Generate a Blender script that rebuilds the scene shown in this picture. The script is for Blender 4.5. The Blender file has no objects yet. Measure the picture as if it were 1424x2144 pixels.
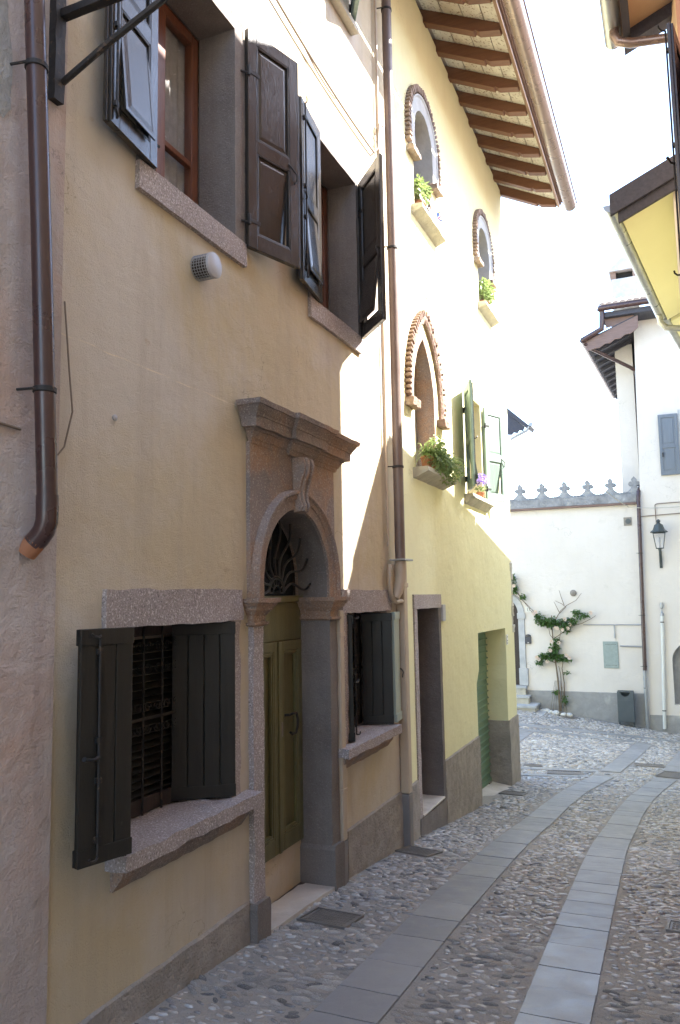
import bpy, bmesh, math, random
from mathutils import Vector, Matrix, noise
from mathutils.geometry import tessellate_polygon

random.seed(7)
SC = bpy.context.scene
COL = SC.collection
R = math.radians

# ------------------------------------------------------------------ camera
CAM_POS = Vector((2.4, 0.0, 0.0))          # eye height is z = 0; the street lies about 1.7 m below
YAW, PITCH, ROLL = R(23.14), R(6.2), R(1.0)
h_ = Vector((-math.sin(YAW), math.cos(YAW), 0)); r_ = Vector((math.cos(YAW), math.sin(YAW), 0)); u_ = Vector((0, 0, 1))
fw = h_*math.cos(PITCH) + u_*math.sin(PITCH); up = u_*math.cos(PITCH) - h_*math.sin(PITCH)
rt2 = r_*math.cos(ROLL) - up*math.sin(ROLL); up2 = up*math.cos(ROLL) + r_*math.sin(ROLL)
cam_data = bpy.data.cameras.new("camera"); cam = bpy.data.objects.new("camera", cam_data); COL.objects.link(cam)
cm = Matrix.Identity(4)
for i in range(3):
    cm[i][0] = rt2[i]; cm[i][1] = up2[i]; cm[i][2] = -fw[i]; cm[i][3] = CAM_POS[i]
cam.matrix_world = cm
cam_data.sensor_fit = 'AUTO'; cam_data.sensor_width = 36.0; cam_data.lens = 1640/2144*36.0
cam_data.clip_start = 0.05; cam_data.clip_end = 9000
SC.camera = cam

# ------------------------------------------------------------------ sky, sun, exposure
SUN = Vector((1.0, 0.56, 1.2)).normalized()
world = bpy.data.worlds.new("World"); SC.world = world; world.use_nodes = True
wn = world.node_tree
sky = wn.nodes.new('ShaderNodeTexSky'); sky.sky_type = 'NISHITA'; sky.sun_disc = False
sky.sun_elevation = math.asin(SUN.z); sky.sun_rotation = math.atan2(SUN.x, SUN.y)
sky.air_density = 1.0; sky.dust_density = 1.0; sky.ozone_density = 1.0; sky.altitude = 300
bg = wn.nodes['Background']; bg.inputs['Strength'].default_value = 0.15
wn.links.new(sky.outputs[0], bg.inputs['Color'])
sd = bpy.data.lights.new("sun", 'SUN'); sd.energy = 4.4; sd.angle = R(0.53); sd.color = (1.0, 0.965, 0.91)
sun = bpy.data.objects.new("sun", sd); COL.objects.link(sun)
sun.rotation_euler = (-SUN).to_track_quat('-Z', 'Y').to_euler(); sun.location = SUN*60
SC.view_settings.view_transform = 'Standard'; SC.view_settings.look = 'None'
SC.view_settings.exposure = 2.93; SC.view_settings.gamma = 1.0
SC.view_settings.use_curve_mapping = False
SC.cycles.max_bounces = 8; SC.cycles.diffuse_bounces = 6; SC.cycles.glossy_bounces = 4
SC.cycles.transparent_max_bounces = 8; SC.cycles.sample_clamp_indirect = 6.0
SC.cycles.use_denoising = True

# ------------------------------------------------------------------ materials
def _mix(nt, fac, a, b, mode='MIX'):
    n = nt.nodes.new('ShaderNodeMix'); n.data_type = 'RGBA'; n.blend_type = mode
    for sock, v in ((n.inputs[0], fac), (n.inputs[6], a), (n.inputs[7], b)):
        if isinstance(v, (int, float)): sock.default_value = v
        elif isinstance(v, tuple): sock.default_value = (*v[:3], 1)
        else: nt.links.new(v, sock)
    return n.outputs[2]
def _noise(nt, vec, scale, detail=4.0, rough=0.55, aniso=None, dist=0.0):
    if aniso:
        mp = nt.nodes.new('ShaderNodeMapping'); mp.inputs['Scale'].default_value = aniso
        nt.links.new(vec, mp.inputs['Vector']); vec = mp.outputs[0]
    n = nt.nodes.new('ShaderNodeTexNoise'); n.inputs['Scale'].default_value = scale
    n.inputs['Detail'].default_value = detail; n.inputs['Roughness'].default_value = rough
    n.inputs['Distortion'].default_value = dist
    nt.links.new(vec, n.inputs['Vector']); return n.outputs[0]
def _ramp(nt, fac, stops):
    n = nt.nodes.new('ShaderNodeValToRGB'); el = n.color_ramp.elements
    while len(el) < len(stops): el.new(0.5)
    for e, (p, c) in zip(el, stops):
        e.position = p; e.color = (c, c, c, 1) if isinstance(c, (int, float)) else (*c, 1)
    nt.links.new(fac, n.inputs[0]); return n.outputs[0]
def _math(nt, op, a, b=0.0, c=0.0):
    n = nt.nodes.new('ShaderNodeMath'); n.operation = op
    for s, v in zip(n.inputs, (a, b, c)):
        if isinstance(v, (int, float)): s.default_value = v
        else: nt.links.new(v, s)
    return n.outputs[0]

def surf(name, c1, c2=None, scale=3.0, rough=0.7, metal=0.0, bump=0.0, bscale=60.0, bump2=0.0, bscale2=9.0,
         streak=None, speck=None, patch=None, aniso=None, spec=0.5, rand=None, trans=0.0, line=None, rvar=0.0, crack=None, bump3=0.0):
    m = bpy.data.materials.new(name); m.use_nodes = True; nt = m.node_tree
    b = nt.nodes['Principled BSDF']
    co = nt.nodes.new('ShaderNodeTexCoord').outputs['Object']
    c2 = c2 or tuple(x*0.8 for x in c1)
    col = _mix(nt, _ramp(nt, _noise(nt, co, scale, 5, 0.6, aniso), [(0.33, 0.0), (0.67, 1.0)]), c1, c2)
    if patch:      # (colour, scale, threshold, amount): worn or stained patches
        f = _ramp(nt, _noise(nt, co, patch[1], 6, 0.65, None, 0.4), [(patch[2], 0.0), (min(1, patch[2]+0.14), patch[3])])
        col = _mix(nt, f, col, patch[0])
    if streak:     # (colour, amount): run-off streaks down the wall
        f = _ramp(nt, _noise(nt, co, 1.0, 6, 0.7, (5.0, 5.0, 0.35)), [(0.48, 0.0), (0.78, streak[1])])
        col = _mix(nt, f, col, streak[0])
    if speck:      # list of (colour, scale, threshold, amount)
        for sc_, in_ in ((s[1], s) for s in speck):
            f = _ramp(nt, _noise(nt, co, sc_, 2, 0.5), [(in_[2], 0.0), (in_[2]+0.06, in_[3])])
            col = _mix(nt, f, col, in_[0])
    if crack:      # hairline cracks: (scale, amount)
        vz = nt.nodes.new('ShaderNodeTexVoronoi'); vz.feature = 'DISTANCE_TO_EDGE'; vz.inputs['Scale'].default_value = crack[0]
        dv = nt.nodes.new('ShaderNodeVectorMath'); dv.operation = 'ADD'
        nz = nt.nodes.new('ShaderNodeTexNoise'); nz.inputs['Scale'].default_value = 3.0; nz.inputs['Detail'].default_value = 6
        nt.links.new(co, nz.inputs['Vector']); nt.links.new(co, dv.inputs[0]); nt.links.new(nz.outputs[1], dv.inputs[1]); nt.links.new(dv.outputs[0], vz.inputs['Vector'])
        f = _math(nt, 'MULTIPLY', _math(nt, 'LESS_THAN', vz.outputs['Distance'], 0.0022), _ramp(nt, _noise(nt, co, 0.9, 3), [(0.54, 0.0), (0.64, crack[1])]))
        col = _mix(nt, f, col, tuple(x*0.45 for x in c1))
    if line is not None:   # a faint day-joint in the render at this height
        sep = nt.nodes.new('ShaderNodeSeparateXYZ'); nt.links.new(co, sep.inputs[0])
        wob = _math(nt, 'MULTIPLY', _math(nt, 'SUBTRACT', _noise(nt, co, 5.0, 4), 0.5), 0.03)
        d = _math(nt, 'ABSOLUTE', _math(nt, 'ADD', _math(nt, 'SUBTRACT', sep.outputs[2], line), wob))
        f = _math(nt, 'MULTIPLY', _math(nt, 'LESS_THAN', d, 0.0035), _ramp(nt, _noise(nt, co, 7, 3), [(0.4, 0.1), (0.6, 0.7)]))
        f = _math(nt, 'MULTIPLY', f, _math(nt, 'LESS_THAN', sep.outputs[1], 4.1))
        col = _mix(nt, f, col, tuple(min(0.9, x*1.35) for x in c1))
    if rand:       # per-piece variation: 'island' or 'object'
        if rand[0] == 'island':
            g = nt.nodes.new('ShaderNodeNewGeometry').outputs['Random Per Island']
        else:
            g = nt.nodes.new('ShaderNodeObjectInfo').outputs['Random']
        col = _mix(nt, rand[2], col, _ramp(nt, g, rand[1]))
    nt.links.new(col, b.inputs['Base Color'])
    b.inputs['Metallic'].default_value = metal
    b.inputs['Specular IOR Level'].default_value = spec
    if rvar:
        rr = _ramp(nt, _noise(nt, co, 6.0, 5), [(0.3, max(0.05, rough-rvar)), (0.7, min(1, rough+rvar))])
        nt.links.new(rr, b.inputs['Roughness'])
    else:
        b.inputs['Roughness'].default_value = rough
    if trans:
        b.inputs['Transmission Weight'].default_value = trans
    if bump or bump2:
        hgt = _math(nt, 'MULTIPLY', _noise(nt, co, bscale, 4, 0.6, aniso), bump)
        if bump2:
            hgt = _math(nt, 'ADD', hgt, _math(nt, 'MULTIPLY', _noise(nt, co, bscale2, 4, 0.55), bump2))
        if bump3:      # trowel marks
            hgt = _math(nt, 'ADD', hgt, _math(nt, 'MULTIPLY', _noise(nt, co, 2.6, 5, 0.6, (3.0, 3.0, 9.0), 0.8), bump3))
        bp = nt.nodes.new('ShaderNodeBump'); bp.inputs['Strength'].default_value = 1.0; bp.inputs['Distance'].default_value = 1.0
        nt.links.new(hgt, bp.inputs['Height']); nt.links.new(bp.outputs[0], b.inputs['Normal'])
    return m

MT = {}
MT['ochre'] = surf('ochre_plaster', (0.55, 0.465, 0.33), (0.51, 0.415, 0.27), 0.8, 0.92, bump=0.006, bscale=130, bump2=0.02, bscale2=5, bump3=0.0035, crack=(0.7, 0.55),
                   streak=((0.40, 0.335, 0.26), 0.6), patch=((0.56, 0.51, 0.455), 0.55, 0.46, 0.7), spec=0.25, line=1.165,
                   speck=[((0.42, 0.30, 0.18), 9.0, 0.72, 0.35)])
MT['yellow'] = surf('yellow_plaster', (0.755, 0.71, 0.445), (0.715, 0.665, 0.41), 1.1, 0.92, bump=0.004, bscale=130, bump2=0.02, bscale2=4, bump3=0.003, crack=(0.6, 0.45),
                    streak=((0.66, 0.60, 0.35), 0.35), patch=((0.79, 0.75, 0.47), 0.5, 0.55, 0.4), spec=0.25)
MT['pink'] = surf('pink_plaster', (0.48, 0.425, 0.40), (0.40, 0.345, 0.32), 1.2, 0.95, bump=0.006, bscale=90, bump2=0.03, bscale2=6, bump3=0.006, crack=(0.9, 0.6),
                  streak=((0.30, 0.23, 0.20), 0.75), patch=((0.49, 0.32, 0.24), 0.8, 0.52, 0.55), spec=0.2)
MT['white'] = surf('white_plaster', (0.64, 0.595, 0.55), (0.60, 0.555, 0.505), 0.8, 0.93, bump=0.003, bscale=120, bump2=0.015, bscale2=4, bump3=0.004, crack=(0.5, 0.4),
                   streak=((0.68, 0.64, 0.56), 0.3), spec=0.25)
MT['white_worn'] = surf('worn_white_plaster', (0.64, 0.595, 0.545), (0.595, 0.55, 0.50), 0.8, 0.93, bump=0.003, bscale=120, bump2=0.02, bscale2=4, bump3=0.004, crack=(0.5, 0.5), streak=((0.56, 0.52, 0.46), 0.35),
                   patch=((0.42, 0.39, 0.345), 1.7, 0.61, 0.5), spec=0.25)
MT['plinth'] = surf('rough_render', (0.38, 0.335, 0.29), (0.28, 0.25, 0.22), 6, 0.97, bump=0.012, bscale=70, bump2=0.03, bscale2=12,
                    patch=((0.45, 0.40, 0.34), 1.6, 0.52, 0.6), spec=0.15)
MT['plinth_grey'] = surf('grey_render', (0.32, 0.315, 0.305), (0.26, 0.255, 0.25), 5, 0.95, bump=0.006, bscale=60, bump2=0.015, bscale2=12,
                         patch=((0.44, 0.43, 0.41), 2.0, 0.55, 0.6), spec=0.2)
GR = [((0.62, 0.55, 0.52), 95, 0.56, 0.8), ((0.13, 0.11, 0.105), 120, 0.60, 0.75)]
MT['granite'] = surf('pink_granite', (0.38, 0.32, 0.30), (0.31, 0.265, 0.25), 3, 0.9, bump=0.008, bscale=90, bump2=0.012, bscale2=14, speck=GR, spec=0.3)
MT['granite_dk'] = surf('weathered_stone', (0.30, 0.235, 0.20), (0.19, 0.16, 0.145), 2.2, 0.92, bump=0.006, bscale=85, bump2=0.02, bscale2=10,
                        speck=[((0.46, 0.40, 0.36), 95, 0.58, 0.55), ((0.10, 0.09, 0.085), 110, 0.60, 0.6)], spec=0.25,
                        patch=((0.38, 0.215, 0.115), 1.8, 0.46, 0.6), streak=((0.16, 0.14, 0.13), 0.6))
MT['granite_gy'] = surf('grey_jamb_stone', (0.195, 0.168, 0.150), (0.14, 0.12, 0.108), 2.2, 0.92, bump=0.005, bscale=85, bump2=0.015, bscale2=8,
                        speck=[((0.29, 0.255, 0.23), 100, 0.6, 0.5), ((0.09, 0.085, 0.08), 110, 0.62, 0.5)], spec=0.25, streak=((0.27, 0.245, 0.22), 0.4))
MT['sandstone'] = surf('sill_sandstone', (0.50, 0.46, 0.38), (0.38, 0.35, 0.29), 5, 0.93, bump=0.006, bscale=60, bump2=0.02, bscale2=14, spec=0.2)
MT['greystone'] = surf('grey_wall_stone', (0.47, 0.47, 0.46), (0.36, 0.36, 0.36), 4, 0.9, bump=0.003, bscale=70, bump2=0.012, bscale2=12, spec=0.25)
MT['crest'] = surf('lichened_coping_stone', (0.30, 0.30, 0.305), (0.17, 0.17, 0.175), 4, 0.95, bump=0.006, bscale=50, bump2=0.02, bscale2=14,
                   patch=((0.42, 0.42, 0.40), 5, 0.55, 0.7), spec=0.2)
MT['marble'] = surf('worn_marble', (0.60, 0.55, 0.49), (0.48, 0.43, 0.37), 4, 0.6, bump=0.002, bscale=60, bump2=0.008, bscale2=8,
                    patch=((0.32, 0.28, 0.23), 3.5, 0.56, 0.6), spec=0.4)
MT['terracotta'] = surf('terracotta_brick', (0.235, 0.16, 0.125), (0.17, 0.115, 0.09), 12, 0.95, bump=0.006, bscale=60, bump2=0.02, bscale2=20,
                        patch=((0.42, 0.36, 0.30), 6, 0.56, 0.7), spec=0.2)
MT['dentil'] = surf('weathered_dentil_brick', (0.33, 0.25, 0.20), (0.22, 0.165, 0.14), 12, 0.95, bump=0.006, bscale=60, bump2=0.02, bscale2=20,
                    patch=((0.46, 0.42, 0.38), 6, 0.54, 0.7), spec=0.2)
MT['shutter'] = surf('dark_shutter_paint', (0.040, 0.034, 0.029), (0.030, 0.026, 0.022), 5, 0.20, bump=0.0012, bscale=40, aniso=(6, 6, 0.4),
                     speck=[((0.08, 0.07, 0.06), 22, 0.74, 0.5)], spec=0.5, rvar=0.06)
MT['shutter_shade'] = surf('shaded_shutter_paint', (0.024, 0.021, 0.0165), (0.018, 0.0155, 0.0125), 5, 0.42, bump=0.0015, bscale=40, aniso=(6, 6, 0.4),
                     speck=[((0.06, 0.052, 0.045), 22, 0.72, 0.5)], spec=0.35, rvar=0.1)  # darker copy of the shutter paint, ground-floor shade put into its colour
MT['shutter_gn'] = surf('green_shutter_paint', (0.19, 0.255, 0.215), (0.155, 0.21, 0.175), 5, 0.5, bump=0.0015, bscale=40, aniso=(6, 6, 0.4),
                        patch=((0.40, 0.40, 0.34), 14, 0.66, 0.8), spec=0.45)
MT['shutter_lit'] = surf('skylit_shutter_paint', (0.40, 0.44, 0.37), (0.32, 0.36, 0.30), 5, 0.6, bump=0.002, bscale=40, aniso=(6, 6, 0.4),
                          patch=((0.10, 0.10, 0.08), 10, 0.64, 0.8), spec=0.35)  # pale copy of the shutter paint, skylight on the folded leaf painted in
MT['shutter_bl'] = surf('slate_shutter_paint', (0.15, 0.17, 0.20), (0.13, 0.15, 0.175), 5, 0.5, bump=0.001, bscale=40, aniso=(6, 6, 0.4), spec=0.4)
MT['door_gn'] = surf('olive_door_paint', (0.135, 0.122, 0.052), (0.10, 0.092, 0.042), 4, 0.38, bump=0.0015, bscale=40, aniso=(6, 6, 0.4),
                     patch=((0.07, 0.065, 0.035), 8, 0.64, 0.6), spec=0.5, rvar=0.1)
MT['garage_gn'] = surf('green_roller_paint', (0.135, 0.205, 0.125), (0.11, 0.175, 0.11), 4, 0.45, bump=0.0006, bscale=30, spec=0.45,
                       patch=((0.20, 0.20, 0.15), 5, 0.62, 0.4))
MT['wood_rd'] = surf('red_brown_window_wood', (0.17, 0.062, 0.032), (0.115, 0.04, 0.022), 6, 0.4, bump=0.001, bscale=30, aniso=(8, 8, 0.5), spec=0.5)
MT['wood_dk'] = surf('dark_old_wood', (0.05, 0.036, 0.03), (0.03, 0.022, 0.02), 6, 0.6, bump=0.002, bscale=30, aniso=(8, 8, 0.6), spec=0.4)
MT['rafter'] = surf('varnished_rafter_wood', (0.17, 0.075, 0.04), (0.10, 0.045, 0.025), 5, 0.55, bump=0.002, bscale=24, aniso=(0.6, 7, 7), spec=0.4,
                    patch=((0.075, 0.03, 0.017), 4, 0.62, 0.7), rand=('object', [(0.0, (0.11, 0.05, 0.03)), (1.0, (0.21, 0.10, 0.055))], 0.35))
MT['fascia'] = surf('fascia_wood', (0.26, 0.16, 0.11), (0.18, 0.11, 0.075), 5, 0.65, bump=0.002, bscale=24, aniso=(7, 0.6, 7), spec=0.35)
MT['eave_dk'] = surf('dark_eave_wood', (0.060, 0.058, 0.070), (0.042, 0.041, 0.050), 5, 0.65, bump=0.002, bscale=24, aniso=(7, 0.6, 7), spec=0.35)
MT['eave_br'] = surf('brown_eave_board', (0.19, 0.125, 0.105), (0.14, 0.09, 0.075), 5, 0.65, bump=0.002, bscale=24, aniso=(0.8, 7, 7), spec=0.35)
MT['soffit'] = surf('painted_soffit_tile', (0.62, 0.58, 0.50), (0.50, 0.45, 0.38), 6, 0.9, bump=0.002, bscale=50, spec=0.2,
                    speck=[((0.22, 0.16, 0.12), 34, 0.58, 0.8)])
MT['soffit_y'] = surf('yellow_soffit_paint', (0.79, 0.755, 0.48), (0.76, 0.725, 0.455), 1.5, 0.85, bump=0.001, bscale=60, spec=0.25)
MT['roof'] = surf('clay_roof_tile', (0.33, 0.25, 0.205), (0.25, 0.185, 0.155), 7, 0.9, bump=0.004, bscale=40, patch=((0.40, 0.36, 0.30), 5, 0.55, 0.6), spec=0.2)
MT['copper'] = surf('brown_gutter_metal', (0.062, 0.030, 0.026), (0.048, 0.024, 0.022), 4, 0.30, metal=0.0, bump=0.0004, bscale=30, spec=0.55, rvar=0.08,
                    speck=[((0.26, 0.20, 0.17), 60, 0.74, 0.5)])
MT['copper_md'] = surf('weathered_brown_pipe', (0.16, 0.115, 0.095), (0.125, 0.085, 0.07), 4, 0.42, spec=0.45, rvar=0.08,
                    speck=[((0.36, 0.33, 0.30), 30, 0.72, 0.6)])
MT['copper_lt'] = surf('tan_gutter_metal', (0.27, 0.20, 0.17), (0.22, 0.165, 0.14), 4, 0.3, metal=0.45, spec=0.55, rvar=0.08)
MT['zinc'] = surf('zinc_gutter_metal', (0.34, 0.35, 0.36), (0.27, 0.28, 0.29), 4, 0.35, metal=0.5, spec=0.5, rvar=0.1)
MT['beige_pvc'] = surf('beige_painted_pipe', (0.46, 0.36, 0.26), (0.41, 0.32, 0.23), 4, 0.5, spec=0.45, patch=((0.33, 0.26, 0.19), 4, 0.6, 0.4))
MT['grey_pvc'] = surf('grey_painted_pipe', (0.205, 0.185, 0.175), (0.175, 0.16, 0.15), 4, 0.55, spec=0.4)
MT['white_pvc'] = surf('white_conduit', (0.62, 0.62, 0.58), (0.56, 0.56, 0.53), 4, 0.5, spec=0.4)
MT['iron'] = surf('black_wrought_iron', (0.035, 0.032, 0.030), (0.022, 0.020, 0.019), 14, 0.62, metal=0.3, bump=0.002, bscale=40,
                  speck=[((0.13, 0.085, 0.055), 28, 0.62, 0.6)], spec=0.45)
MT['iron_green'] = surf('green_black_lamp_iron', (0.06, 0.075, 0.075), (0.045, 0.055, 0.055), 8, 0.45, metal=0.2, spec=0.5)
MT['white_iron'] = surf('white_painted_iron', (0.72, 0.72, 0.74), None, 8, 0.45, spec=0.5)
MT['cast'] = surf('worn_cast_iron', (0.24, 0.215, 0.19), (0.17, 0.155, 0.14), 10, 0.5, metal=0.3, bump=0.002, bscale=60, spec=0.5,
                  patch=((0.30, 0.25, 0.20), 9, 0.58, 0.6))
MT['bin'] = surf('dark_grey_bin_paint', (0.085, 0.10, 0.11), (0.07, 0.083, 0.09), 5, 0.42, metal=0.2, spec=0.5)
MT['panel'] = surf('grey_green_meter_paint', (0.28, 0.33, 0.31), (0.24, 0.285, 0.27), 16, 0.55, bump=0.0008, bscale=60, spec=0.4,
                   patch=((0.40, 0.43, 0.40), 26, 0.6, 0.5))
MT['glass_dk'] = surf('dark_window_glass', (0.012, 0.014, 0.015), None, 2, 0.05, spec=0.6)
MT['curtain'] = surf('net_curtain', (0.34, 0.32, 0.31), (0.27, 0.255, 0.25), 18, 0.95, spec=0.1, speck=[((0.46, 0.44, 0.43), 26, 0.66, 0.6)])
MT['cavity'] = surf('unlit_interior', (0.03, 0.028, 0.026), None, 2, 0.95, spec=0.1)
MT['plastic_w'] = surf('white_plastic', (0.45, 0.44, 0.45), None, 5, 0.45, spec=0.45)
MT['sign'] = surf('glazed_number_tile', (0.70, 0.69, 0.64), None, 6, 0.35, spec=0.5)
MT['ink'] = surf('black_lettering', (0.06, 0.06, 0.07), None, 5, 0.6)
MT['cable_dk'] = surf('brown_cable', (0.20, 0.155, 0.12), None, 5, 0.7, spec=0.3)
MT['cable_lt'] = surf('pale_cable', (0.50, 0.47, 0.40), None, 5, 0.7, spec=0.3)
MT['bark'] = surf('rose_stem_bark', (0.20, 0.15, 0.10), (0.13, 0.10, 0.07), 20, 0.9, bump=0.003, bscale=50, spec=0.2)
MT['clay'] = surf('flowerpot_clay', (0.38, 0.17, 0.09), None, 8, 0.85, spec=0.2)
MT['boulder'] = surf('pale_border_stone', (0.60, 0.59, 0.55), (0.46, 0.45, 0.42), 8, 0.9, bump=0.004, bscale=40, spec=0.25)
MT['slab'] = surf('grey_paving_slab', (0.29, 0.29, 0.295), (0.24, 0.24, 0.245), 2.4, 0.40, bump=0.0006, bscale=160, bump2=0.0015, bscale2=18,
                  speck=[((0.30, 0.31, 0.33), 170, 0.58, 0.5), ((0.09, 0.09, 0.095), 190, 0.6, 0.4)], spec=0.4, rvar=0.10, patch=((0.36, 0.35, 0.335), 7, 0.60, 0.55),
                  rand=('object', [(0.0, (0.19, 0.187, 0.188)), (0.5, (0.255, 0.252, 0.252)), (1.0, (0.315, 0.308, 0.30))], 0.45))
MT['mortar'] = surf('cobble_mortar', (0.335, 0.315, 0.288), (0.255, 0.24, 0.222), 3, 0.90, bump=0.006, bscale=120, bump2=0.02, bscale2=22,
                    speck=[((0.42, 0.38, 0.33), 120, 0.6, 0.5), ((0.09, 0.08, 0.07), 90, 0.64, 0.6)], spec=0.3,
                    patch=((0.36, 0.325, 0.275), 0.8, 0.50, 0.7))
CR = [(0.0, (0.11, 0.11, 0.112)), (0.14, (0.21, 0.21, 0.212)), (0.34, (0.35, 0.33, 0.30)), (0.55, (0.45, 0.435, 0.41)),
      (0.72, (0.40, 0.33, 0.26)), (0.86, (0.56, 0.54, 0.51)), (1.0, (0.28, 0.27, 0.268))]
MT['cobble'] = surf('river_cobble', (0.28, 0.26, 0.24), (0.20, 0.19, 0.18), 22, 0.25, bump=0.004, bscale=70, spec=0.8, rvar=0.14, rand=('island', CR, 0.8))
MT['cobble_one'] = surf('river_cobble_single', (0.28, 0.26, 0.24), (0.20, 0.19, 0.18), 22, 0.24, bump=0.004, bscale=70, spec=0.8, rvar=0.14, rand=('object', CR, 0.8))
MT['red_wall'] = surf('red_brown_plaster', (0.38, 0.185, 0.13), (0.33, 0.16, 0.115), 1.2, 0.93, bump=0.003, bscale=100, spec=0.25)
MT['orange_wall'] = surf('apricot_plaster', (0.55, 0.39, 0.25), (0.50, 0.35, 0.22), 1.2, 0.93, bump=0.003, bscale=100, spec=0.25)
MT['cream_wall'] = surf('cream_plaster', (0.69, 0.65, 0.54), (0.65, 0.61, 0.50), 1.2, 0.93, bump=0.003, bscale=100, spec=0.25)
def leafmat(name, a, b, t):
    m = surf(name, a, b, 9, 0.5, spec=0.4, rand=('island', [(0.0, a), (1.0, b)], 0.8)); nt = m.node_tree
    bs = nt.nodes['Principled BSDF']; out = nt.nodes['Material Output']
    tr = nt.nodes.new('ShaderNodeBsdfTranslucent'); tr.inputs[0].default_value = (*t, 1)
    mx = nt.nodes.new('ShaderNodeMixShader'); mx.inputs[0].default_value = 0.35
    nt.links.new(bs.outputs[0], mx.inputs[1]); nt.links.new(tr.outputs[0], mx.inputs[2]); nt.links.new(mx.outputs[0], out.inputs[0])
    return m
MT['leaf'] = leafmat('rose_leaf', (0.055, 0.12, 0.035), (0.10, 0.18, 0.05), (0.15, 0.25, 0.05))
MT['leaf_lt'] = leafmat('window_plant_leaf', (0.16, 0.24, 0.09), (0.23, 0.30, 0.14), (0.30, 0.38, 0.12))
MT['petal'] = leafmat('pale_rose_petal', (0.72, 0.56, 0.46), (0.78, 0.70, 0.60), (0.6, 0.45, 0.35))
MT['petal_v'] = leafmat('violet_petal', (0.25, 0.17, 0.55), (0.36, 0.27, 0.66), (0.3, 0.2, 0.6))
for nm, c in (('toy_pink', (0.7, 0.12, 0.35)), ('toy_orange', (0.75, 0.32, 0.05)), ('toy_blue', (0.1, 0.25, 0.65))):
    MT[nm] = surf(nm+'_foil', c, None, 5, 0.4)
def glassmat():
    m = bpy.data.materials.new('clear_pane_glass'); m.use_nodes = True; nt = m.node_tree
    out = nt.nodes['Material Output']; nt.nodes.remove(nt.nodes['Principled BSDF'])
    t = nt.nodes.new('ShaderNodeBsdfTransparent'); g = nt.nodes.new('ShaderNodeBsdfGlossy'); g.inputs['Roughness'].default_value = 0.03
    lw = nt.nodes.new('ShaderNodeLayerWeight'); lw.inputs[0].default_value = 0.5
    f = _math(nt, 'ADD', _math(nt, 'MULTIPLY', _math(nt, 'POWER', lw.outputs['Facing'], 4.0), 0.8), 0.05)
    mx = nt.nodes.new('ShaderNodeMixShader'); nt.links.new(f, mx.inputs[0])
    nt.links.new(t.outputs[0], mx.inputs[1]); nt.links.new(g.outputs[0], mx.inputs[2]); nt.links.new(mx.outputs[0], out.inputs[0])
    return m
MT['glass'] = glassmat()

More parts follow.
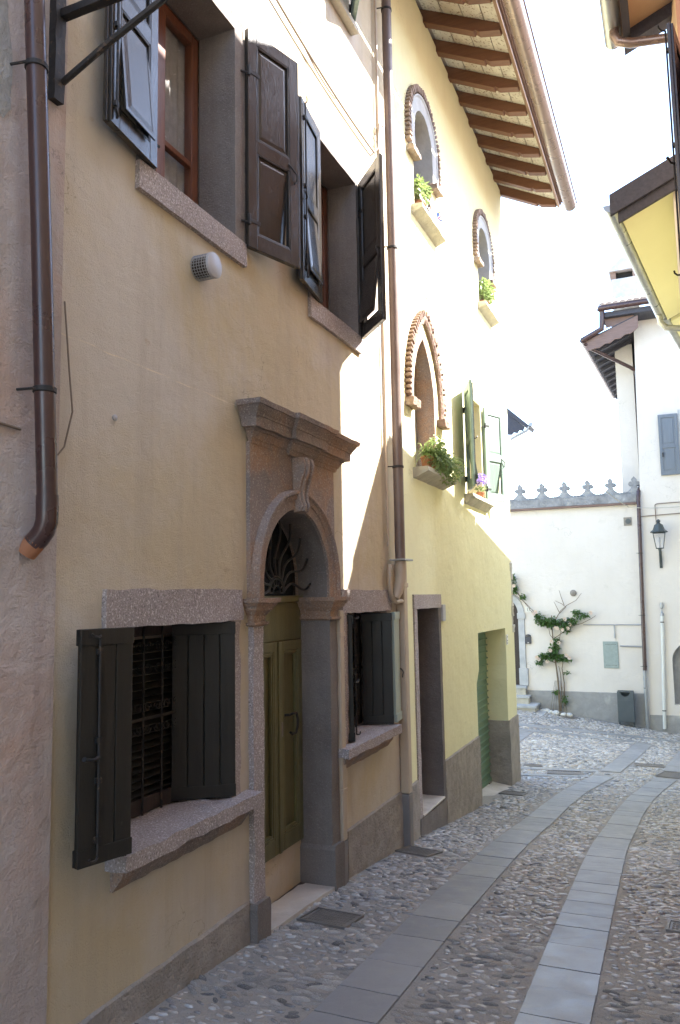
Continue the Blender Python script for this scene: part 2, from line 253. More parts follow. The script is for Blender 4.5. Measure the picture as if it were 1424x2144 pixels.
# ------------------------------------------------------------------ mesh helpers
class MB:
    def __init__(s, m=None): s.v = []; s.f = []; s.m = m
    def add(s, vs, fs):
        o = len(s.v)
        s.v += [tuple(s.m @ Vector(p)) if s.m else tuple(p) for p in vs]
        s.f += [tuple(i+o for i in f) for f in fs]; return s
    def hexa(s, p): return s.add(p, [(3, 2, 1, 0), (4, 5, 6, 7), (0, 1, 5, 4), (1, 2, 6, 5), (2, 3, 7, 6), (3, 0, 4, 7)])
    def box(s, x0, x1, y0, y1, z0, z1):
        return s.hexa([(x0, y0, z0), (x1, y0, z0), (x1, y1, z0), (x0, y1, z0), (x0, y0, z1), (x1, y0, z1), (x1, y1, z1), (x0, y1, z1)])
    def prism(s, poly, axis, a0, a1):
        f = {'x': lambda a, p: (a, p[0], p[1]), 'y': lambda a, p: (p[0], a, p[1]), 'z': lambda a, p: (p[0], p[1], a)}[axis]
        n = len(poly); tr = tessellate_polygon([[Vector((p[0], p[1], 0)) for p in poly]])
        vs = [f(a0, p) for p in poly] + [f(a1, p) for p in poly]
        fs = [tuple(t) for t in tr] + [tuple(i+n for i in reversed(t)) for t in tr]
        fs += [(i, (i+1) % n, (i+1) % n+n, i+n) for i in range(n)]
        return s.add(vs, fs)
    def tube(s, pts, r, n=8, caps=True):
        pts = [Vector(p) for p in pts]; rs = r if isinstance(r, (list, tuple)) else [r]*len(pts)
        t0 = (pts[1]-pts[0]).normalized(); a = Vector((0, 0, 1)) if abs(t0.z) < 0.9 else Vector((1, 0, 0))
        nx = t0.cross(a).normalized(); vs = []; fs = []
        for i, p in enumerate(pts):
            t = ((pts[min(i+1, len(pts)-1)]-p).normalized() + (p-pts[max(i-1, 0)]).normalized())
            t = t.normalized() if t.length > 1e-6 else t0
            nx = (nx - t*nx.dot(t)).normalized(); ny = t.cross(nx)
            for k in range(n):
                an = 2*math.pi*k/n; vs.append(tuple(p + nx*math.cos(an)*rs[i] + ny*math.sin(an)*rs[i]))
        for i in range(len(pts)-1):
            for k in range(n):
                fs.append((i*n+k, i*n+(k+1) % n, (i+1)*n+(k+1) % n, (i+1)*n+k))
        if caps: fs += [tuple(range(n))[::-1], tuple(range((len(pts)-1)*n, len(pts)*n))]
        return s.add(vs, fs)
    def lathe(s, prof, c, n=16, axis='z'):
        vs = []; fs = []
        for r, h in prof:
            for k in range(n):
                a = 2*math.pi*k/n; u, w = r*math.cos(a), r*math.sin(a)
                vs.append({'z': (c[0]+u, c[1]+w, c[2]+h), 'x': (c[0]+h, c[1]+u, c[2]+w), 'y': (c[0]+u, c[1]+h, c[2]+w)}[axis])
        for i in range(len(prof)-1):
            for k in range(n): fs.append((i*n+k, i*n+(k+1) % n, (i+1)*n+(k+1) % n, (i+1)*n+k))
        fs += [tuple(range(n))[::-1], tuple(range((len(prof)-1)*n, len(prof)*n))]
        return s.add(vs, fs)
    def sweep_path(s, path, prof, closed=False):
        """prof [(off, x)] swept along 2-D path [(y, z, ny, nz)] in the wall plane; offset goes along the normal, x out of the wall"""
        m = len(prof); vs = []; fs = []
        for (y, z, ny, nz) in path:
            for o, x in prof: vs.append((x, y+ny*o, z+nz*o))
        for i in range(len(path)-1):
            for k in range(m): fs.append((i*m+k, i*m+(k+1) % m, (i+1)*m+(k+1) % m, (i+1)*m+k))
        fs += [tuple(range(m))[::-1], tuple(range((len(path)-1)*m, len(path)*m))]
        return s.add(vs, fs)
    def holes(s, outer, holes, x, depth):
        """a wall face at x with openings, each with a reveal going back by depth"""
        loops = [outer]+holes; pts = [p for l in loops for p in l]
        tr = tessellate_polygon([[Vector((p[0], p[1], 0)) for p in l] for l in loops])
        s.add([(x, p[0], p[1]) for p in pts], [tuple(t) for t in tr])
        for hl, d in zip(holes, depth if isinstance(depth, list) else [depth]*len(holes)):
            n = len(hl); s.add([(x, p[0], p[1]) for p in hl]+[(x-d, p[0], p[1]) for p in hl], [(i, (i+1) % n, (i+1) % n+n, i+n) for i in range(n)])
        return s
    def build(s, name, mat, parent=None, smooth=False, bevel=0.0, rough=None, seg=2, fix=True):
        me = bpy.data.meshes.new(name)
        bm = bmesh.new(); vv = [bm.verts.new(p) for p in s.v]
        for f in s.f:
            try: bm.faces.new([vv[i] for i in f])
            except ValueError: pass
        if rough:
            amp, freq, mx = rough
            bmesh.ops.remove_doubles(bm, verts=bm.verts, dist=0.0004)
            for _ in range(6):
                ed = [e for e in bm.edges if e.calc_length() > mx]
                if not ed: break
                bmesh.ops.subdivide_edges(bm, edges=ed, cuts=1, use_grid_fill=True)
                bmesh.ops.triangulate(bm, faces=[f for f in bm.faces if len(f.verts) > 4])
            for v in bm.verts:
                p = v.co*freq
                v.co += Vector((noise.noise(p), noise.noise(p+Vector((31, 7, 3))), noise.noise(p+Vector((5, 77, 13)))))*amp
        if fix: bmesh.ops.recalc_face_normals(bm, faces=bm.faces)
        bm.to_mesh(me); bm.free()
        if smooth:
            for p in me.polygons: p.use_smooth = True
            if smooth != 'all':
                try: me.set_sharp_from_angle(angle=R(40))
                except Exception: pass
        o = bpy.data.objects.new(name, me); COL.objects.link(o)
        me.materials.append(MT[mat])
        if bevel:
            b = o.modifiers.new('edge', 'BEVEL'); b.width = bevel; b.segments = seg; b.limit_method = 'ANGLE'; b.angle_limit = R(35)
        if parent: attach(o, parent)
        return o

def attach(o, parent):
    o.parent = parent; o.matrix_parent_inverse = base_of(parent).inverted()
def base_of(p):
    m = Matrix.Translation(p.location)
    return m if p.parent is None else (base_of(p.parent) @ p.matrix_parent_inverse @ m)
def tag(o, label, cat, group=None):
    o['label'] = label; o['category'] = cat
    if group: o['group'] = group
    return o
def thing(name, label, cat, loc, group=None):
    o = bpy.data.objects.new(name, None); COL.objects.link(o); o.location = loc; o.empty_display_size = 0.2
    return tag(o, label, cat, group)
def again(o, parent, dx=0, dy=0, dz=0):
    """a copy of a piece that shares its mesh, shifted"""
    c = o.copy(); COL.objects.link(c); c.parent = parent; c.matrix_parent_inverse = o.matrix_parent_inverse.copy()
    c.location = o.location + Vector((dx, dy, dz)); return c
def stuff(o): o['kind'] = 'stuff'; return o
def structure(o): o['kind'] = 'structure'; return o
def arc(cy, cz, r, a0, a1, n, rz=None):
    return [(cy+r*math.cos(R(a0+(a1-a0)*i/n)), cz+(rz or r)*math.sin(R(a0+(a1-a0)*i/n))) for i in range(n+1)]

# ------------------------------------------------------------------ ground
GY = [-10, 0, 4.13, 5.43, 7.07, 9.84, 12.32, 22, 40]; GZ = [-1.4, -1.68, -1.97, -2.07, -2.24, -2.60, -2.82, -3.36, -3.9]
def lerp_tab(x, xs, ys):
    if x <= xs[0]: return ys[0]
    for i in range(len(xs)-1):
        if x <= xs[i+1]: return ys[i]+(ys[i+1]-ys[i])*(x-xs[i])/(xs[i+1]-xs[i])
    return ys[-1]
def g(x, y):
    y2 = y; z = sum(lerp_tab(y2+d, GY, GZ) for d in (-0.5, -0.25, 0, 0.25, 0.5))/5
    t = min(1, max(0, (y-13)/9)); t = t*t*(3-2*t)
    return z - 0.13*t*(min(4, max(-4, x))-0.5)
gx = [-4000, -400, -60, -20, -8, -5]+[-4+0.25*i for i in range(37)]+[6, 8, 14, 40, 400, 4000]
gy = [-4000, -400, -60, -20, -10, -5, -2]+[0.25*i for i in range(97)]+[26, 30, 40, 80, 400, 4000]
gm = MB(); nx = len(gx)
gm.add([(x, y, g(x, y)) for y in gy for x in gx],
       [(j*nx+i, j*nx+i+1, (j+1)*nx+i+1, (j+1)*nx+i) for j in range(len(gy)-1) for i in range(nx-1)])
ground = structure(gm.build('ground', 'mortar', smooth='all'))

# stone wheel tracks: each slab a piece
SL = [(0.875, 2.2), (0.88, 4), (0.865, 5.5), (0.83, 8), (0.83, 10.2), (0.90, 11.6), (1.02, 12.5), (1.15, 13.25)]
SR = [(1.765, 2.2), (1.76, 4), (1.73, 5.5), (1.675, 8), (1.70, 10.2), (1.79, 11.6), (1.92, 12.6), (2.06, 13.4)]
SL2 = [(1.215, 13.75), (1.36, 15.4), (1.54, 18.4)]
SR2 = [(2.14, 14.3), (2.28, 16), (2.45, 18.6)]
X1 = [(-2.6, 12.65), (-0.25, 13.5), (0.95, 13.72)]
X1 = [(-0.6, 13.40), (0.2, 13.60), (1.03, 13.74)]
X2 = [(-0.25, 12.80), (0.3, 12.97), (0.95, 13.13)]
T1 = [(-2.4, 18.55), (-1.2, 18.75), (0.5, 19.3), (2.3, 19.95), (4.5, 20.7)]
T2 = [(-2.4, 17.75), (-0.9, 18.1), (0.4, 18.35), (1.35, 18.5)]
T0 = [(-0.9, 16.2), (-0.88, 17.9)]
TRACKS = [('L', SL, 0.315, 0.33), ('R', SR, 0.315, 0.33), ('L', SL2, 0.31, 0.7), ('R', SR2, 0.31, 0.7), ('X', X1, 0.2, 0.55), ('X', X2, 0.16, 0.5), ('T', T1, 0.42, 0.8), ('T', T2, 0.3, 0.8), ('T', T0, 0.3, 0.8)]
def along(path):
    L = [0]
    for a, b in zip(path, path[1:]): L.append(L[-1]+math.dist(a, b))
    def at(s):
        for i in range(len(path)-1):
            if s <= L[i+1] or i == len(path)-2:
                t = (s-L[i])/(L[i+1]-L[i]); a, b = path[i], path[i+1]
                d = Vector((b[0]-a[0], b[1]-a[1])).normalized()
                # smooth direction across the joint
                return Vector((a[0]+(b[0]-a[0])*t, a[1]+(b[1]-a[1])*t)), d
    return L[-1], at
track_roots = {}
rs = random.Random(3)
for nm, path, wd, step in TRACKS:
    key = nm+str(id(path))
    root = bpy.data.objects.new('paving_track', None); COL.objects.link(root); root.location = (path[0][0], path[0][1], g(*path[0])); structure(root)
    tot, at = along(path); s = 0.0
    while s < tot-0.05:
        ln = min(step*rs.uniform(0.75, 1.35), tot-s)
        if tot-s-ln < 0.15: ln = tot-s
        jg = 0.0045 if path[0][1] < 3 else 0.003
        pa, da = at(s+jg); pb, db = at(s+ln-jg)
        ca, cb = Vector((da.y, -da.x))*wd/2, Vector((db.y, -db.x))*wd/2
        j = [rs.uniform(-0.006, 0.006) for _ in range(4)]; zt = 0.010+rs.uniform(-0.002, 0.002)
        q = [pa-ca*(1+j[0]), pa+ca*(1+j[1]), pb+cb*(1+j[2]), pb-cb*(1+j[3])]
        MB().hexa([(p.x, p.y, g(p.x, p.y)-0.06) for p in q]+[(p.x, p.y, g(p.x, p.y)+zt) for p in q]).build('slab', 'slab', root, rough=(0.0022, 18, 0.08) if pa.y < 9 else None)
        s += ln
def dist_path(p, path):
    best = 9
    for a, b in zip(path, path[1:]):
        ax, ay = a; bx, by = b; dx, dy = bx-ax, by-ay
        t = max(0, min(1, ((p[0]-ax)*dx+(p[1]-ay)*dy)/(dx*dx+dy*dy)))
        best = min(best, math.hypot(p[0]-ax-dx*t, p[1]-ay-dy*t))
    return best
# iron covers let into the paving: centre, half sizes, turn, kind, label
COVERS = [((0.265, 4.73), (0.17, 0.135), -4, 'plate', 'chequered iron cover plate in front of the arched door step'),
          ((0.20, 6.74), (0.17, 0.13), -14, 'plate', 'iron cover plate beside the foot of the beige square downpipe'),
          ((0.17, 11.07), (0.165, 0.14), -4, 'grate', 'slotted iron drain grate in front of the green roller door'),
          ((0.55, 13.32), (0.27, 0.17), 9, 'grate', 'long iron grate set between two stone bands near the house corner'),
          ((-0.04, 13.86), (0.155, 0.09), 9, 'grate', 'small iron grate behind the stone band near the house corner'),
          ((1.77, 14.83), (0.25, 0.15), 5, 'grate', 'iron drain grate between the two stone wheel tracks'),
          ((2.14, 13.86), (0.19, 0.30), -12, 'grate', 'dark iron grate interrupting the stone wheel track'),
          ((2.38, 5.52), (0.165, 0.11), -3, 'plate', 'iron cover plate in the cobbles beyond the right wheel track'),
          ((-0.42, 21.45), (0.18, 0.27), -25, 'plate', 'rusty cover plate in front of the climbing rose')]
def in_cover(p, m=0.03):
    for (c, hs, a, k, l) in COVERS:
        dx, dy = p[0]-c[0], p[1]-c[1]; ca, sa = math.cos(R(a)), math.sin(R(a))
        if abs(dx*ca+dy*sa) < hs[0]+m and abs(-dx*sa+dy*ca) < hs[1]+m: return True
    return False
for (c, hs, a, k, lab) in COVERS:
    z = g(*c); sx = (g(c[0]+0.2, c[1])-g(c[0]-0.2, c[1]))/0.4; sy = (g(c[0], c[1]+0.2)-g(c[0], c[1]-0.2))/0.4
    n = Vector((-sx, -sy, 1)).normalized(); ux = Vector((math.cos(R(a)), math.sin(R(a)), 0)); ux = (ux-n*ux.dot(n)).normalized(); uy = n.cross(ux)
    M = Matrix(((ux.x, uy.x, n.x, c[0]), (ux.y, uy.y, n.y, c[1]), (ux.z, uy.z, n.z, z+0.008), (0, 0, 0, 1)))
    root = thing('drain_grate' if k == 'grate' else 'manhole_cover', lab, 'drain' if k == 'grate' else 'manhole', (c[0], c[1], z))
    fr = MB(M); w, d = hs
    for b in ((-w, w, -d, -d+0.014), (-w, w, d-0.014, d), (-w, -w+0.014, -d+0.014, d-0.014), (w-0.014, w, -d+0.014, d-0.014)): fr.box(b[0], b[1], b[2], b[3], -0.05, 0.006)
    fr.build('frame', 'cast', root)
    pl = MB(M)
    if k == 'plate':
        pl.box(-w+0.017, w-0.017, -d+0.017, d-0.017, -0.04, 0.0)
        st = 0.021; iu = int((w-0.03)/st); iv = int((d-0.03)/st)
        for i in range(-iu, iu+1):
            for jj in range(-iv, iv+1):
                cx, cy = i*st, jj*st; l, t = (0.0095, 0.0028) if (i+jj) % 2 else (0.0028, 0.0095)
                cs = 0.7071
                pts = [((px_-py_)*cs+cx, (px_+py_)*cs+cy) for px_, py_ in ((-l, -t), (l, -t), (l, t), (-l, t))]
                pl.add([(p[0], p[1], 0.0) for p in pts]+[(p[0]*0.999, p[1]*0.999, 0.0035) for p in pts], [(4, 5, 6, 7), (0, 1, 5, 4), (1, 2, 6, 5), (2, 3, 7, 6), (3, 0, 4, 7)])
        pl.build('plate', 'cast', root, fix=False)
    else:
        nb = max(6, int(w*2/0.028))
        for i in range(nb):
            x = -w+0.02+(2*w-0.04)*(i+0.5)/nb; pl.box(x-0.008, x+0.008, -d+0.015, d-0.015, -0.03, 0.0)
        pl.box(-w+0.015, w-0.015, -0.01, 0.01, -0.035, -0.006)
        pl.build('bars', 'cast', root)

# cobbles
def dome(n, rnd):
    ring = [1+rnd.uniform(-0.13, 0.13) for _ in range(n)]
    v = [(0, 0, 1.0)]; f = []
    for rr, hh in ((0.60, 0.83), (0.93, 0.36), (1.0, -0.4)):
        for k in range(n):
            a = 2*math.pi*k/n; v.append((math.cos(a)*rr*ring[k], math.sin(a)*rr*ring[k], hh))
    for k in range(n):
        k2 = (k+1) % n; f.append((0, 1+k, 1+k2))
        for q in range(2): f.append((1+q*n+k, 1+(q+1)*n+k, 1+(q+1)*n+k2, 1+q*n+k2))
    return v, f
rc = random.Random(11)
DOMES = [dome(9, rc) for _ in range(14)]
cob = []
def scatter(x0, x1, y0, y1, sx, sy, ok, big):
    row = 0; y = y0
    while y < y1:
        x = x0+(row % 2)*sx*0.5
        while x < x1:
            px_ = x+rc.uniform(-0.30, 0.30)*sx; py_ = y+rc.uniform(-0.30, 0.30)*sy+0.018*math.sin(x*7+y*1.3)
            if ok(px_, py_) and rc.random() < 0.93:
                a = sx*rc.uniform(0.26, 0.56)*big; b = sy*rc.uniform(0.22, 0.42)*big
                k_ = 0.98+0.55*noise.noise((px_*2.3, py_*2.3, 4.0)); a *= k_; b *= k_
                if rc.random() < 0.08: a *= 1.4; b *= 1.35
                th = rc.gauss(0.0, 0.30)
                if rc.random() < 0.1: th += rc.uniform(-1, 1)
                cob.append((px_, py_, a, b, b*rc.uniform(0.28, 0.80), th, rc.randrange(14)))
            x += sx
        y += sy; row += 1
def free(p, m=0.035):
    for nm, path, wd, st in TRACKS:
        if dist_path(p, path) < wd/2+m: return False
    return not in_cover(p)
def ok_near(x, y): return x > 0.035 and x < 2.62 and free((x, y))
def ok_far(x, y):
    if y > 21.8 or x > 3.6: return False
    if x < 0.05 and y < 12.55: return False
    return free((x, y), 0.045)
scatter(0.03, 2.62, 2.35, 9.0, 0.074, 0.043, ok_near, 1.08)
scatter(0.03, 2.70, 9.0, 12.55, 0.085, 0.058, ok_near, 1.0)
scatter(-2.3, 3.4, 12.55, 21.8, 0.105, 0.082, ok_far, 1.0)
cob.sort(key=lambda c: (c[0]-2.4)**2+c[1]**2)
def in_view(c):
    d = Vector((c[0], c[1], g(c[0], c[1])))-CAM_POS; z = d.dot(fw)
    if z < 0.5: return False
    u = d.dot(rt2)/z*1640; v = d.dot(up2)/z*1640
    return abs(u) < 712 and abs(v) < 1072
cand = [c for c in cob if in_view(c)]
cand.sort(key=lambda c: -c[2]*c[3]/((c[0]-2.4)**2+c[1]**2))
single = cand[:300]; sset = set(id(c) for c in single)
dmesh = []
for v, f in DOMES:
    o = MB().add(v, f); me = bpy.data.meshes.new('cobble'); me.from_pydata(o.v, [], o.f); me.materials.append(MT['cobble_one'])
    for p in me.polygons: p.use_smooth = True
    dmesh.append(me)
for c in single:
    o = bpy.data.objects.new('cobble', dmesh[c[6]]); COL.objects.link(o); o.parent = ground
    o.location = (c[0], c[1], g(c[0], c[1])+0.001); o.scale = (c[2], c[3], c[4]); o.rotation_euler = (rc.uniform(-0.1, 0.1), rc.uniform(-0.1, 0.1), c[5])
cm_ = MB()
for c in cob:
    if id(c) in sset: continue
    v, f = DOMES[c[6]]; ca, sa = math.cos(c[5]), math.sin(c[5]); z = g(c[0], c[1])+0.001
    cm_.add([(c[0]+p[0]*c[2]*ca-p[1]*c[3]*sa, c[1]+p[0]*c[2]*sa+p[1]*c[3]*ca, z+p[2]*c[4]) for p in v], f)
me = bpy.data.meshes.new('cobbles'); me.from_pydata(cm_.v, [], cm_.f); me.materials.append(MT['cobble'])
for p in me.polygons: p.use_smooth = True
co_ = bpy.data.objects.new('cobbles', me); COL.objects.link(co_); co_.parent = ground; stuff(co_)

# ------------------------------------------------------------------ shared builders
def leaf_frame(hx, hy, z0, ang):
    a = R(ang); u = Vector((math.sin(a), math.cos(a), 0)); n = Vector((math.cos(a), -math.sin(a), 0))
    return Matrix(((u.x, 0, n.x, hx), (u.y, 0, n.y, hy), (u.z, 1, n.z, z0), (0, 0, 0, 1)))
def shutter(house, hx, hy, ang, w, z0, z1, mat, style='panel', t=0.036, flap=0.0, bolt=None, hinges=True, side=1, hook=False):
    """one leaf: local u along the leaf from its hinge, v up, t thickness (centred)"""
    M = leaf_frame(hx, hy, z0, ang); h = z1-z0; b = MB(M); T = t/2
    if style == 'panel':
        st, tr, br = 0.075, 0.085, 0.10; mid = h*0.47
        b.box(0, st, 0, h, -T, T); b.box(w-st, w, 0, h, -T, T)
        b.box(st, w-st, h-tr, h, -T, T); b.box(st, w-st, 0, br, -T, T); b.box(st, w-st, mid-0.045, mid+0.045, -T, T)
        b.box(w, w+0.014, 0.0, h, -T*0.2, T)      # lap along the meeting edge
        o = b.build('shutter', mat, house, bevel=0.003)
        for (v0, v1, fl) in ((br, mid-0.045, flap), (mid+0.045, h-tr, 0.0)):
            pm = MB(M @ Matrix.Translation((0, v1, 0)) @ Matrix.Rotation(R(fl), 4, 'X') @ Matrix.Translation((0, -v1, 0)))
            u0, u1 = st+0.002, w-st-0.002; e = 0.045
            for sg in (1, -1):
                a0, a1 = T*0.25*sg, T*0.62*sg
                pm.hexa([(u0, v0, 0), (u1, v0, 0), (u1, v1, 0), (u0, v1, 0), (u0, v0, a0), (u1, v0, a0), (u1, v1, a0), (u0, v1, a0)])
                pm.hexa([(u0+0.02, v0+0.02, a0), (u1-0.02, v0+0.02, a0), (u1-0.02, v1-0.02, a0), (u0+0.02, v1-0.02, a0),
                         (u0+e, v0+e, a1), (u1-e, v0+e, a1), (u1-e, v1-e, a1), (u0+e, v1-e, a1)])
            pm.build('panel', mat, o)
            mo = MB(M)      # moulding round the panel
            for sg in (1, -1):
                y0, y1 = sorted((T*0.3*sg, T*0.95*sg))
                mo.box(u0, u0+0.012, v0, v1, y0, y1); mo.box(u1-0.012, u1, v0, v1, y0, y1)
                mo.box(u0+0.012, u1-0.012, v0, v0+0.012, y0, y1); mo.box(u0+0.012, u1-0.012, v1-0.012, v1, y0, y1)
            mo.build('moulding', mat, o, bevel=0.004)
    else:
        nb = max(3, round(w/0.085)); o = None
        b.box(0.002, w-0.002, 0.002, h-0.002, -0.003, 0.003)
        o = b.build('shutter', mat, house)
        for (v0, v1) in ((h-0.07, h-0.001), (0.001, 0.07)):
            MB(M).box(0, w, v0, v1, T*0.46, T).build('rail', mat, o, bevel=0.003)
            MB(M).box(0, w, v0, v1, -T-0.006, -T-0.0005).build('rail', mat, o, bevel=0.003)
        for i in range(nb):
            u0, u1 = w*i/nb+0.002, w*(i+1)/nb-0.002
            MB(M).box(u0, u1, 0.0, h, -T, T*0.45).build('board', mat, o, bevel=0.004)
    if hinges:
        for v in (h*0.12, h*0.80):
            hb = MB(M); hb.tube([(0.0, v-0.035, T+0.006), (0.0, v+0.035, T+0.006)], 0.010, 8); hb.box(0.0, 0.10, v-0.012, v+0.012, T, T+0.004)
            hb.tube([(-0.05, v-0.02, 0.0), (0.0, v-0.02, T+0.004)], 0.008, 6)
            hb.build('hinge', 'iron', o)
    if bolt:
        u, sg = bolt; q = MB(M); off = sg*(T+0.012)
        q.tube([(u, 0.03, off), (u, h-0.03, off)], 0.0065, 6)
        for v in (0.10, h*0.35, h*0.52, h*0.9): q.box(u-0.014, u+0.014, v-0.012, v+0.012, sg*T if sg > 0 else off-0.004, off+0.004 if sg > 0 else sg*T)
        for v, dv in ((0.03, 0.0), (h-0.03, 0.0)): q.tube([(u, v, off), (u+0.02, v-0.004, off+sg*0.02), (u+0.05, v, off+sg*0.03), (u+0.06, v+0.012, off+sg*0.03)], 0.0055, 6)
        v = h*0.45; q.tube([(u, v, off), (u+0.03, v-0.005, off+sg*0.015), (u+0.075, v, off+sg*0.02), (u+0.085, v+0.006, off+sg*0.024)], [0.009, 0.006, 0.008, 0.011], 8)
        q.build('bolt', 'iron', o, smooth=True)
    if hook:
        q = MB(M); q.tube([(w*0.8, h*0.47, T), (w*0.86, h*0.45, T+0.015), (w*0.93, h*0.43, T+0.02), (w*0.95, h*0.40, T+0.012), (w*0.90, h*0.385, T+0.012)], 0.006, 6)
        q.build('hook', 'iron', o, smooth=True)
    return o
def stone(house, name, mat, b, rough=(0.006, 9.0, 0.05), bevel=0.0):
    return MB().box(*b).build(name, mat, house, rough=rough, smooth=True)
def spiral(cy, cz, x, r, turns, sg, n=18, start=0):
    return [(x, cy+sg*r*(1-0.8*i/n)*math.cos(start+turns*2*math.pi*i/n), cz+r*(1-0.8*i/n)*math.sin(start+turns*2*math.pi*i/n)) for i in range(n+1)]
def leaves(mb, rnd, c, n, rad, size, droop=0.3):
    for _ in range(n):
        while True:
            p = Vector((rnd.uniform(-1, 1), rnd.uniform(-1, 1), rnd.uniform(-1, 1)))
            if p.length < 1: break
        p = Vector((c[0]+p.x*rad[0], c[1]+p.y*rad[1], c[2]+p.z*rad[2])); s = size*rnd.uniform(0.6, 1.25)
        d = Vector((rnd.uniform(-1, 1), rnd.uniform(-1, 1), rnd.uniform(-0.9, 0.5)-droop*0.4)).normalized()
        sd_ = d.cross(Vector((rnd.uniform(-0.4, 0.4), rnd.uniform(-0.4, 0.4), 1))).normalized(); nn = sd_.cross(d)
        a, b2 = p, p+d*s; m1 = p+d*s*0.45+sd_*s*0.30+nn*s*0.10; m2 = p+d*s*0.45-sd_*s*0.30+nn*s*0.10; mm = p+d*s*0.5
        mb.add([a, m1, mm, m2, b2], [(0, 1, 2), (1, 4, 2), (0, 2, 3), (3, 2, 4)])

def downpipe_clamp(root, x, y, z, r, out=0.1):
    c = MB(); c.lathe([(r+0.003, -0.012), (r+0.006, -0.009), (r+0.006, 0.009), (r+0.003, 0.012)], (x, y, z), 20)
    c.tube([(x, y-r, z), (x-out, y-r-0.02, z)], 0.006, 6); return c.build('clamp', 'iron', root, smooth=True)

# ================================================================== ochre house (portal, four shuttered windows)
H1 = thing('ochre_house', 'ochre plastered house with stone arched portal and dark shutters', 'house', (-3.5, 4.77, -2.0))
Y0, Y1, ZT = 2.56, 6.955, 6.86
def rect(y0, y1, z0, z1): return [(y0, z0), (y1, z0), (y1, z1), (y0, z1)]
ACY, ACZ, AR = 4.80, 0.10, 0.50
portal_hole = [(4.22, -2.6), (5.38, -2.6), (5.38, 0.9), (4.22, 0.9)]
w1 = MB().holes([(Y0-0.005, -3.2), (Y1, -3.2), (Y1, ZT), (Y0-0.03, ZT)],
                [rect(3.10, 4.07, 2.12, 3.66), rect(5.13, 6.08, 2.12, 3.64), rect(2.90, 4.01, -1.16, -0.05), rect(5.62, 6.66, -1.16, -0.05),
                 rect(5.18, 6.02, 4.98, 6.3), portal_hole], 0.0, 0.34)
w1.box(-7, -0.34, Y0, Y0+0.3, -3.2, ZT); w1.box(-7, -6.7, Y0+0.3, Y1, -3.2, ZT); w1.box(-6.7, -0.34, Y1-0.3, Y1, -3.2, ZT)
w1.add([(-0.342, Y0+0.3, -2.6), (-0.342, Y1-0.3, -2.6), (-0.342, Y1-0.3, ZT), (-0.342, Y0+0.3, ZT)], [(0, 1, 2, 3)])
w1.build('wall', 'ochre', H1)
for (a, b) in ((Y0+0.004, 4.148), (5.625, Y1)):
    MB().prism([(0.0, -3.0), (0.022, -3.0), (0.018, -1.752), (0.0, -1.742)], 'y', a, b).build('plinth', 'plinth', H1, rough=(0.008, 7, 0.12))
# upper windows
for (oy0, oy1, zb, ztp, sy0, sy1, jm) in ((3.19, 4.0, 2.22, 3.60, 3.055, 4.128, 1), (5.22, 6.03, 2.22, 3.58, 5.075, 6.10, 1), (5.22, 5.98, 5.04, 6.25, 5.15, 6.06, 0)):
    fr = MB()
    X = -0.25; w = 0.07
    fr.box(X-0.06, X, oy0, oy0+w, zb, ztp); fr.box(X-0.06, X, oy1-w, oy1, zb, ztp); fr.box(X-0.06, X, oy0+w, oy1-w, ztp-w, ztp); fr.box(X-0.06, X, oy0+w, oy1-w, zb, zb+w+0.02)
    fr.box(X-0.05, X+0.008, (oy0+oy1)/2-0.045, (oy0+oy1)/2+0.045, zb+w+0.02, ztp-w)
    win = fr.build('window', 'wood_rd', H1, bevel=0.006)
    zm = zb+0.36*(ztp-zb)
    for (a, b) in ((oy0+w, (oy0+oy1)/2-0.045), ((oy0+oy1)/2+0.045, oy1-w)):
        MB().box(X-0.045, X-0.006, a, b, zm-0.018, zm+0.018).build('glazing_bar', 'wood_rd', win, bevel=0.004)
        MB().box(X-0.030, X-0.026, a, b, zb+w+0.02, zm-0.018).build('pane', 'glass', win)
        MB().box(X-0.030, X-0.026, a, b, zm+0.018, ztp-w).build('pane', 'glass', win)
    cu = MB(); n = 60; vs = []
    for i in range(n+1):
        y = oy0+0.03+(oy1-oy0-0.06)*i/n; x = X-0.072+0.010*math.sin(i*0.9)+0.005*math.sin(i*2.3)
        vs += [(x, y, zb+0.05), (x, y, ztp-0.02)]
    cu.add(vs, [(2*i, 2*i+2, 2*i+3, 2*i+1) for i in range(n)]); cu.build('curtain', 'curtain', win, smooth='all')
    if jm:
        sur = stone(H1, 'window_sill', 'granite', (-0.25, 0.030, sy0, sy1, zb-0.15, zb), (0.004, 9, 0.06))
        stone(sur, 'jamb', 'granite_gy', (-0.245, 0.022, oy1, sy1-0.005, zb, ztp), (0.004, 7, 0.08))
        stone(sur, 'jamb', 'granite_gy', (-0.245, 0.022, sy0+0.005, oy0, zb, ztp), (0.004, 7, 0.08))
        stone(sur, 'lintel', 'granite_gy', (-0.245, 0.022, sy0+0.02, sy1-0.02, ztp, ztp+0.10), (0.004, 7, 0.08))
    else:
        sur = MB().box(-0.25, 0.075, sy0, sy1, zb-0.05, zb).build('window_sill', 'sandstone', H1, rough=(0.003, 9, 0.06))
shutter(H1, 0.03, 3.172, 173, 0.43, 2.225, 3.66, 'shutter', flap=5, bolt=(0.40, -1), side=-1)
shutter(H1, 0.035, 4.12, 18, 0.45, 2.20, 3.68, 'shutter', flap=5, hook=True)
shutter(H1, 0.03, 5.24, 172, 0.47, 2.225, 3.60, 'shutter', flap=5, bolt=(0.42, -1))
shutter(H1, 0.035, 6.095, 138, 0.50, 2.20, 3.60, 'shutter', flap=-6, hook=True)
shutter(H1, 0.04, 6.01, 150, 0.42, 5.06, 6.3, 'shutter_gn')
